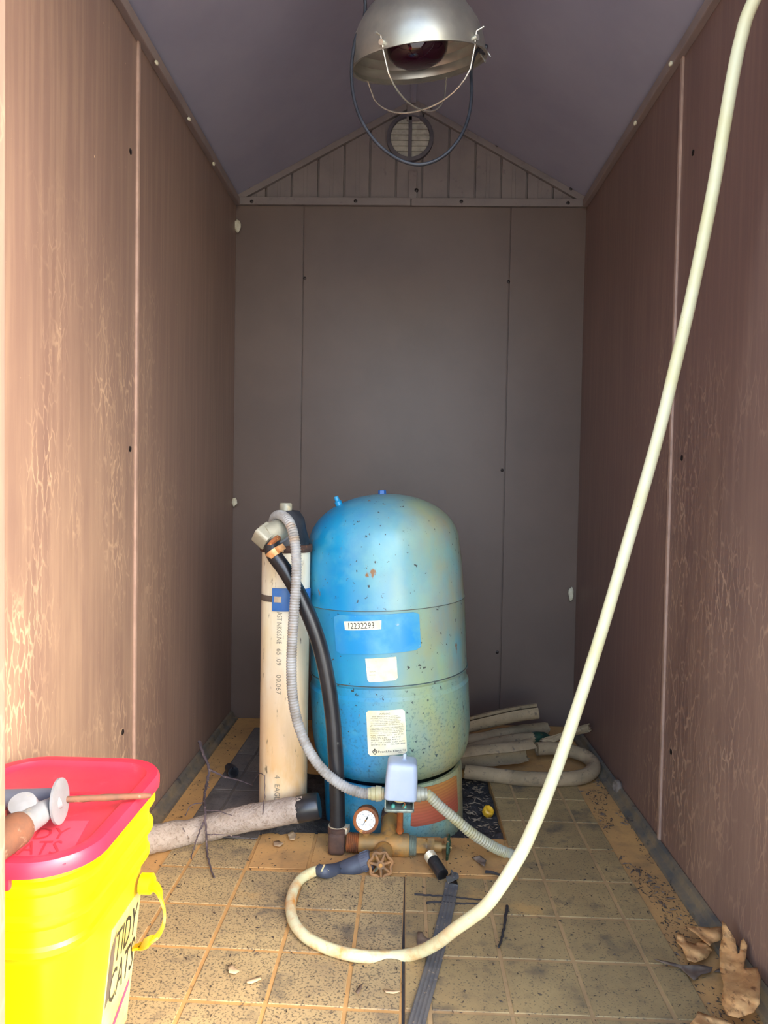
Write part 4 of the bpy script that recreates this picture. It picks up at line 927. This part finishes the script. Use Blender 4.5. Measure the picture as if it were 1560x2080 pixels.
def leaf(name, outline, zfun, mat, label, cat='leaf', group=None, th=.0012, bump=.006):
    bm = bmesh.new(); vs = [bm.verts.new(FL(x, y, 0.0)) for x, y in outline]
    bm.faces.new(vs); bmesh.ops.triangulate(bm, faces=bm.faces[:])
    for _ in range(4):
        es = [e for e in bm.edges if e.calc_length() > .012]
        if es: bmesh.ops.subdivide_edges(bm, edges=es, cuts=1, use_grid_fill=False)
        bmesh.ops.triangulate(bm, faces=bm.faces[:])
    bmesh.ops.beautify_fill(bm, faces=bm.faces[:], edges=[e for e in bm.edges if len(e.link_faces) == 2])
    # pixels above the floor: move each point along its own sight line to its height
    for v in bm.verts:
        z = max(.004, zfun(v.co.x, v.co.y)+bump*noise.noise(v.co*38)+bump*.45*noise.noise(v.co*105)); d_ = v.co-CAM; v.co = CAM+d_*((z-HC)/d_.z)
    me = bpy.data.meshes.new(name); bm.to_mesh(me); bm.free(); me.materials.append(M[mat])
    me.polygons.foreach_set('use_smooth', [True]*len(me.polygons))
    o = bpy.data.objects.new(name, me); COL.objects.link(o); md = o.modifiers.new('s', 'SOLIDIFY'); md.thickness = th
    return tag(o, label, cat, group)
leaf('dry_leaf', [(1467, 1872), (1474, 1878), (1484, 1892), (1494, 1910), (1498, 1938), (1502, 1936), (1506, 1912), (1511, 1907), (1518, 1920), (1515, 1944), (1511, 1968), (1538, 1967), (1545, 1985), (1543, 2040), (1530, 2058), (1500, 2068), (1478, 2062), (1466, 2040), (1470, 2000), (1463, 1972), (1462, 1930), (1468, 1905)], lambda x, y: .022+.030*max(0, (x-.50)/.1)+.01*math.sin(y*30), 'leaf', 'large curled tan leaf lying against the brown wall', th=.0014, bump=.007)
leaf('dry_leaf', [(1394, 1884), (1420, 1883), (1445, 1886), (1465, 1882), (1468, 1900), (1464, 1910), (1448, 1915), (1442, 1922), (1430, 1912), (1412, 1896)], lambda x, y: .030, 'leaf', 'small tan leaf bridging the two bigger leaves by the wall', bump=.010)
leaf('dry_leaf', [(1376, 1897), (1388, 1899), (1394, 1912), (1410, 1918), (1426, 1912), (1440, 1920), (1446, 1930), (1436, 1946), (1412, 1956), (1396, 1950), (1386, 1926), (1374, 1914)], lambda x, y: .014, 'leaf', 'crescent shaped tan leaf lying at the tile edge', bump=.010)
leaf('dry_leaf', [(1417, 2055), (1440, 2064), (1470, 2072), (1500, 2085), (1510, 2110), (1400, 2110), (1402, 2080), (1412, 2068)], lambda x, y: .016, 'leaf', 'tan leaf with a sharp ridge lying before the curled leaf', bump=.012)
leaf('grey_leaf', [(1326, 1948), (1345, 1952), (1385, 1960), (1420, 1960), (1448, 1965), (1444, 1975), (1424, 1980), (1410, 1992), (1396, 1980), (1380, 1966), (1345, 1956)], lambda x, y: .008, 'leaf2', 'grey shrivelled leaf with stalk lying across the tile edge', bump=.008)
leaf('leaf_scrap', [(463, 1966), (470, 1957), (478, 1966), (487, 1974), (478, 1979), (465, 1977)], lambda x, y: .007, 'leafpale', 'pale torn leaf scrap on the speckled tiles', 'leaf', bump=.006)
leaf('leaf_scrap', [(500, 1993), (518, 1987), (530, 1982), (530, 1990), (512, 1998), (502, 1998)], lambda x, y: .008, 'leafpale', 'rolled narrow leaf scrap on the speckled tiles', 'leaf', bump=.006)
leaf('leaf_scrap', [(778, 2010), (790, 2012), (815, 2014), (800, 2019), (784, 2017)], lambda x, y: .006, 'leafpale', 'thin pale leaf scrap beside the floor seam', 'leaf', bump=.004)
leaf('leaf_scrap', [(722, 2015), (730, 2003), (737, 1999), (734, 2010), (727, 2020)], lambda x, y: .008, 'leaf2', 'brown winged seed lying on the speckled tiles', 'seed', bump=.004)
leaf('leaf_scrap', [(849, 1893), (858, 1894), (863, 1903), (868, 1906), (878, 1908), (872, 1918), (848, 1920), (846, 1908)], lambda x, y: .006, 'leaf2', 'brown crumpled leaf scrap under the white hose', 'leaf', bump=.005)
leaf('leaf_scrap', [(584, 1694), (594, 1688), (602, 1696), (598, 1706), (588, 1706)], lambda x, y: .008, 'leafpale', 'pale flake lying on orange sub-floor before the foam sleeve', 'flake', bump=.006)
leaf('leaf_scrap', [(555, 1710), (566, 1708), (576, 1714), (568, 1720), (556, 1718)], lambda x, y: .007, 'leafpale', 'crumpled brown flake beside the pale flake on sub-floor', 'flake', bump=.005)
leaf('leaf_scrap', [(958, 1742), (975, 1738), (988, 1748), (984, 1760), (970, 1752)], lambda x, y: .010, 'leaf2', 'shredded grey leaf on orange sub-floor beside conduit', 'leaf', bump=.010)
# yellow fitting on the soil, broken cup, nests and cocoons
yp = FL(992, 1652, -.006)
yo = thing('yellow_cap', yp, 'small yellow plastic cap lying on the dark soil', 'cap')
T = frame(yp+Vector((0, 0, .006)), (.3, -.5, .8))
B().lathe([(.0005, -.010), (.0135, -.010), (.0145, -.004), (.0145, .004), (.010, .008), (.007, .006), (.0005, .005)], 8, T).build('cap_body', 'amber', yo, bevel=.001)
cu = FL(470, 1572, .012)
oc = B().tube([cu+Vector((-.012, .02, .010)), cu+Vector((0, 0, .012)), cu+Vector((.010, -.018, .012)), cu+Vector((.010, -.018, .012)), cu+Vector((0, 0, .012))], [.012, .014, .015, .011, .011], 14)
tag(oc.build('pipe_stub', 'socket'), 'broken dark pipe stub lying on grey tiles beside the casing', 'pipe')
def lump(name, p, s, mat, label, cat, group=None, seed=0):
    bm = bmesh.new(); bmesh.ops.create_icosphere(bm, subdivisions=3, radius=1)
    for v in bm.verts:
        k = 1+.35*noise.noise(v.co*1.7+Vector((seed*7.3, 0, 0))); v.co = Vector((v.co.x*s[0], v.co.y*s[1], v.co.z*s[2]))*k+Vector(p)
    me = bpy.data.meshes.new(name); bm.to_mesh(me); bm.free(); me.materials.append(M[mat]); me.polygons.foreach_set('use_smooth', [True]*len(me.polygons))
    o = bpy.data.objects.new(name, me); COL.objects.link(o); return tag(o, label, cat, group)
lump('cocoon', AT(482, 459, YB-.010), (.011, .009, .020), 'silk', 'pale fluffy cocoon in the top corner of the back wall', 'cocoon', seed=1)
lump('cocoon', AX(476, 1020, XL+.014), (.009, .009, .015), 'silk', 'pale cocoon in the wall corner level with the tank top', 'cocoon', seed=2)
lump('cocoon', AT(1160, 1207, YB-.009), (.009, .008, .022), 'silk', 'long pale cocoon in the wall corner beyond the hose', 'cocoon', seed=3)
for i, (px, py) in enumerate(((318, 128), (384, 242), (434, 333))): lump('foam_crumb', AX(px, py, XL+.024), (.004, .006, .005), 'silk', 'tiny white crumb stuck on the roof edge above the bucket wall', 'crumb', 'crumbs along the roof edges', i+5)
for i, (px, py) in enumerate(((1362, 130), (1290, 250))): lump('foam_crumb', AX(px, py, XR-.024), (.004, .006, .006), 'silk', 'tiny white crumb stuck on the roof edge above the hose wall', 'crumb', 'crumbs along the roof edges', i+9)
nst = AX(1257, 1598, XR-.012)
no = thing('mud_nest', nst, 'small round hollow mud nest on the brown wall near the floor', 'nest')
B().lathe([(.001, -.004), (.014, -.004), (.018, .002), (.016, .010), (.012, .012), (.008, .008), (.001, .002)], 18, frame(nst, (-1, -.1, .1))).build('nest_cup', 'mud', no)
lump('spider_egg', AX(1244, 1607, XR-.022), (.004, .004, .004), 'silk', 'tiny white ball on the floor rail beside the mud nest', 'egg', seed=12)
# loose bark crumbs, chaff and leaf bits
def chips(n, region, zf_, s0, s1, seed):
    rr_ = random.Random(seed); b = B()
    for _ in range(n):
        q = region(rr_)
        if q is None: continue
        x, y = q; z = zf_(x, y); L_ = rr_.uniform(s0, s1); w = L_*rr_.uniform(.14, .4); h = min(.0022, w*.6)
        T = Matrix.Translation((x, y, z+h*.4)) @ Matrix.Rotation(rr_.uniform(0, 6.28), 4, 'Z') @ Matrix.Rotation(rr_.uniform(-.25, .25), 4, 'Y')
        k = rr_.uniform(-.4, .4)*L_
        v = [(-L_/2, 0, 0), (0, k*.5-w/2, 0), (L_/2, k*.2, 0), (0, k*.5+w/2, 0), (0, k*.5, h)]
        b.add([T @ Vector(p) for p in v], [(0,1,4), (1,2,4), (2,3,4), (3,0,4), (0,3,2,1)])
    return b
def strip(rr_):
    y = rr_.uniform(.95, 1.97); x = rr_.uniform(.485, .562)
    return (x, y) if noise.noise(Vector((x*14, y*6, 2))) > -.05 else None
tag(chips(1700, strip, lambda x, y: .0004, .0015, .009, 3).build('bark_debris', 'chip', smooth=0), 'dark bark and grass bits scattered along the bare strip by the hose wall', 'debris', kind='stuff')
def strip2(rr_):
    y = rr_.uniform(.95, 1.97); x = rr_.uniform(.485, .562)
    return (x, y) if noise.noise(Vector((x*20, y*9, 5))) > .12 else None
tag(chips(420, strip2, lambda x, y: .0006, .006, .024, 8).build('leaf_litter', 'leaf2', smooth=0), 'brownish leaf litter clumped along the bare strip by the hose wall', 'debris', kind='stuff')
def holes(rr_): return rr_.uniform(.10, .243), rr_.uniform(1.60, 1.98)
tag(chips(260, holes, lambda x, y: soilz(x, y)+.001, .006, .026, 4).build('leaf_debris', 'chipp', smooth=0), 'grey leaf shreds lying on the dark soil', 'debris', kind='stuff')
def allf(rr_):
    x = rr_.uniform(-.50, .48); y = rr_.uniform(.95, 1.59)
    if BX0 < x < BX1+.01 and y < BY1+.01: return None
    return x, y
tag(chips(700, allf, lambda x, y: .0034 if y < 1.43 else .0032, .002, .010, 5).build('floor_crumbs', 'chip', smooth=0), 'tiny dark crumbs scattered over the vinyl tiles', 'debris', kind='stuff')
def lstrip(rr_): return rr_.uniform(-.555, -.51), rr_.uniform(1.3, 2.3)
tag(chips(140, lstrip, lambda x, y: .0004, .002, .009, 6).build('rail_crumbs', 'chip', smooth=0), 'tiny dark crumbs on the bare strip by the bucket wall', 'debris', kind='stuff')
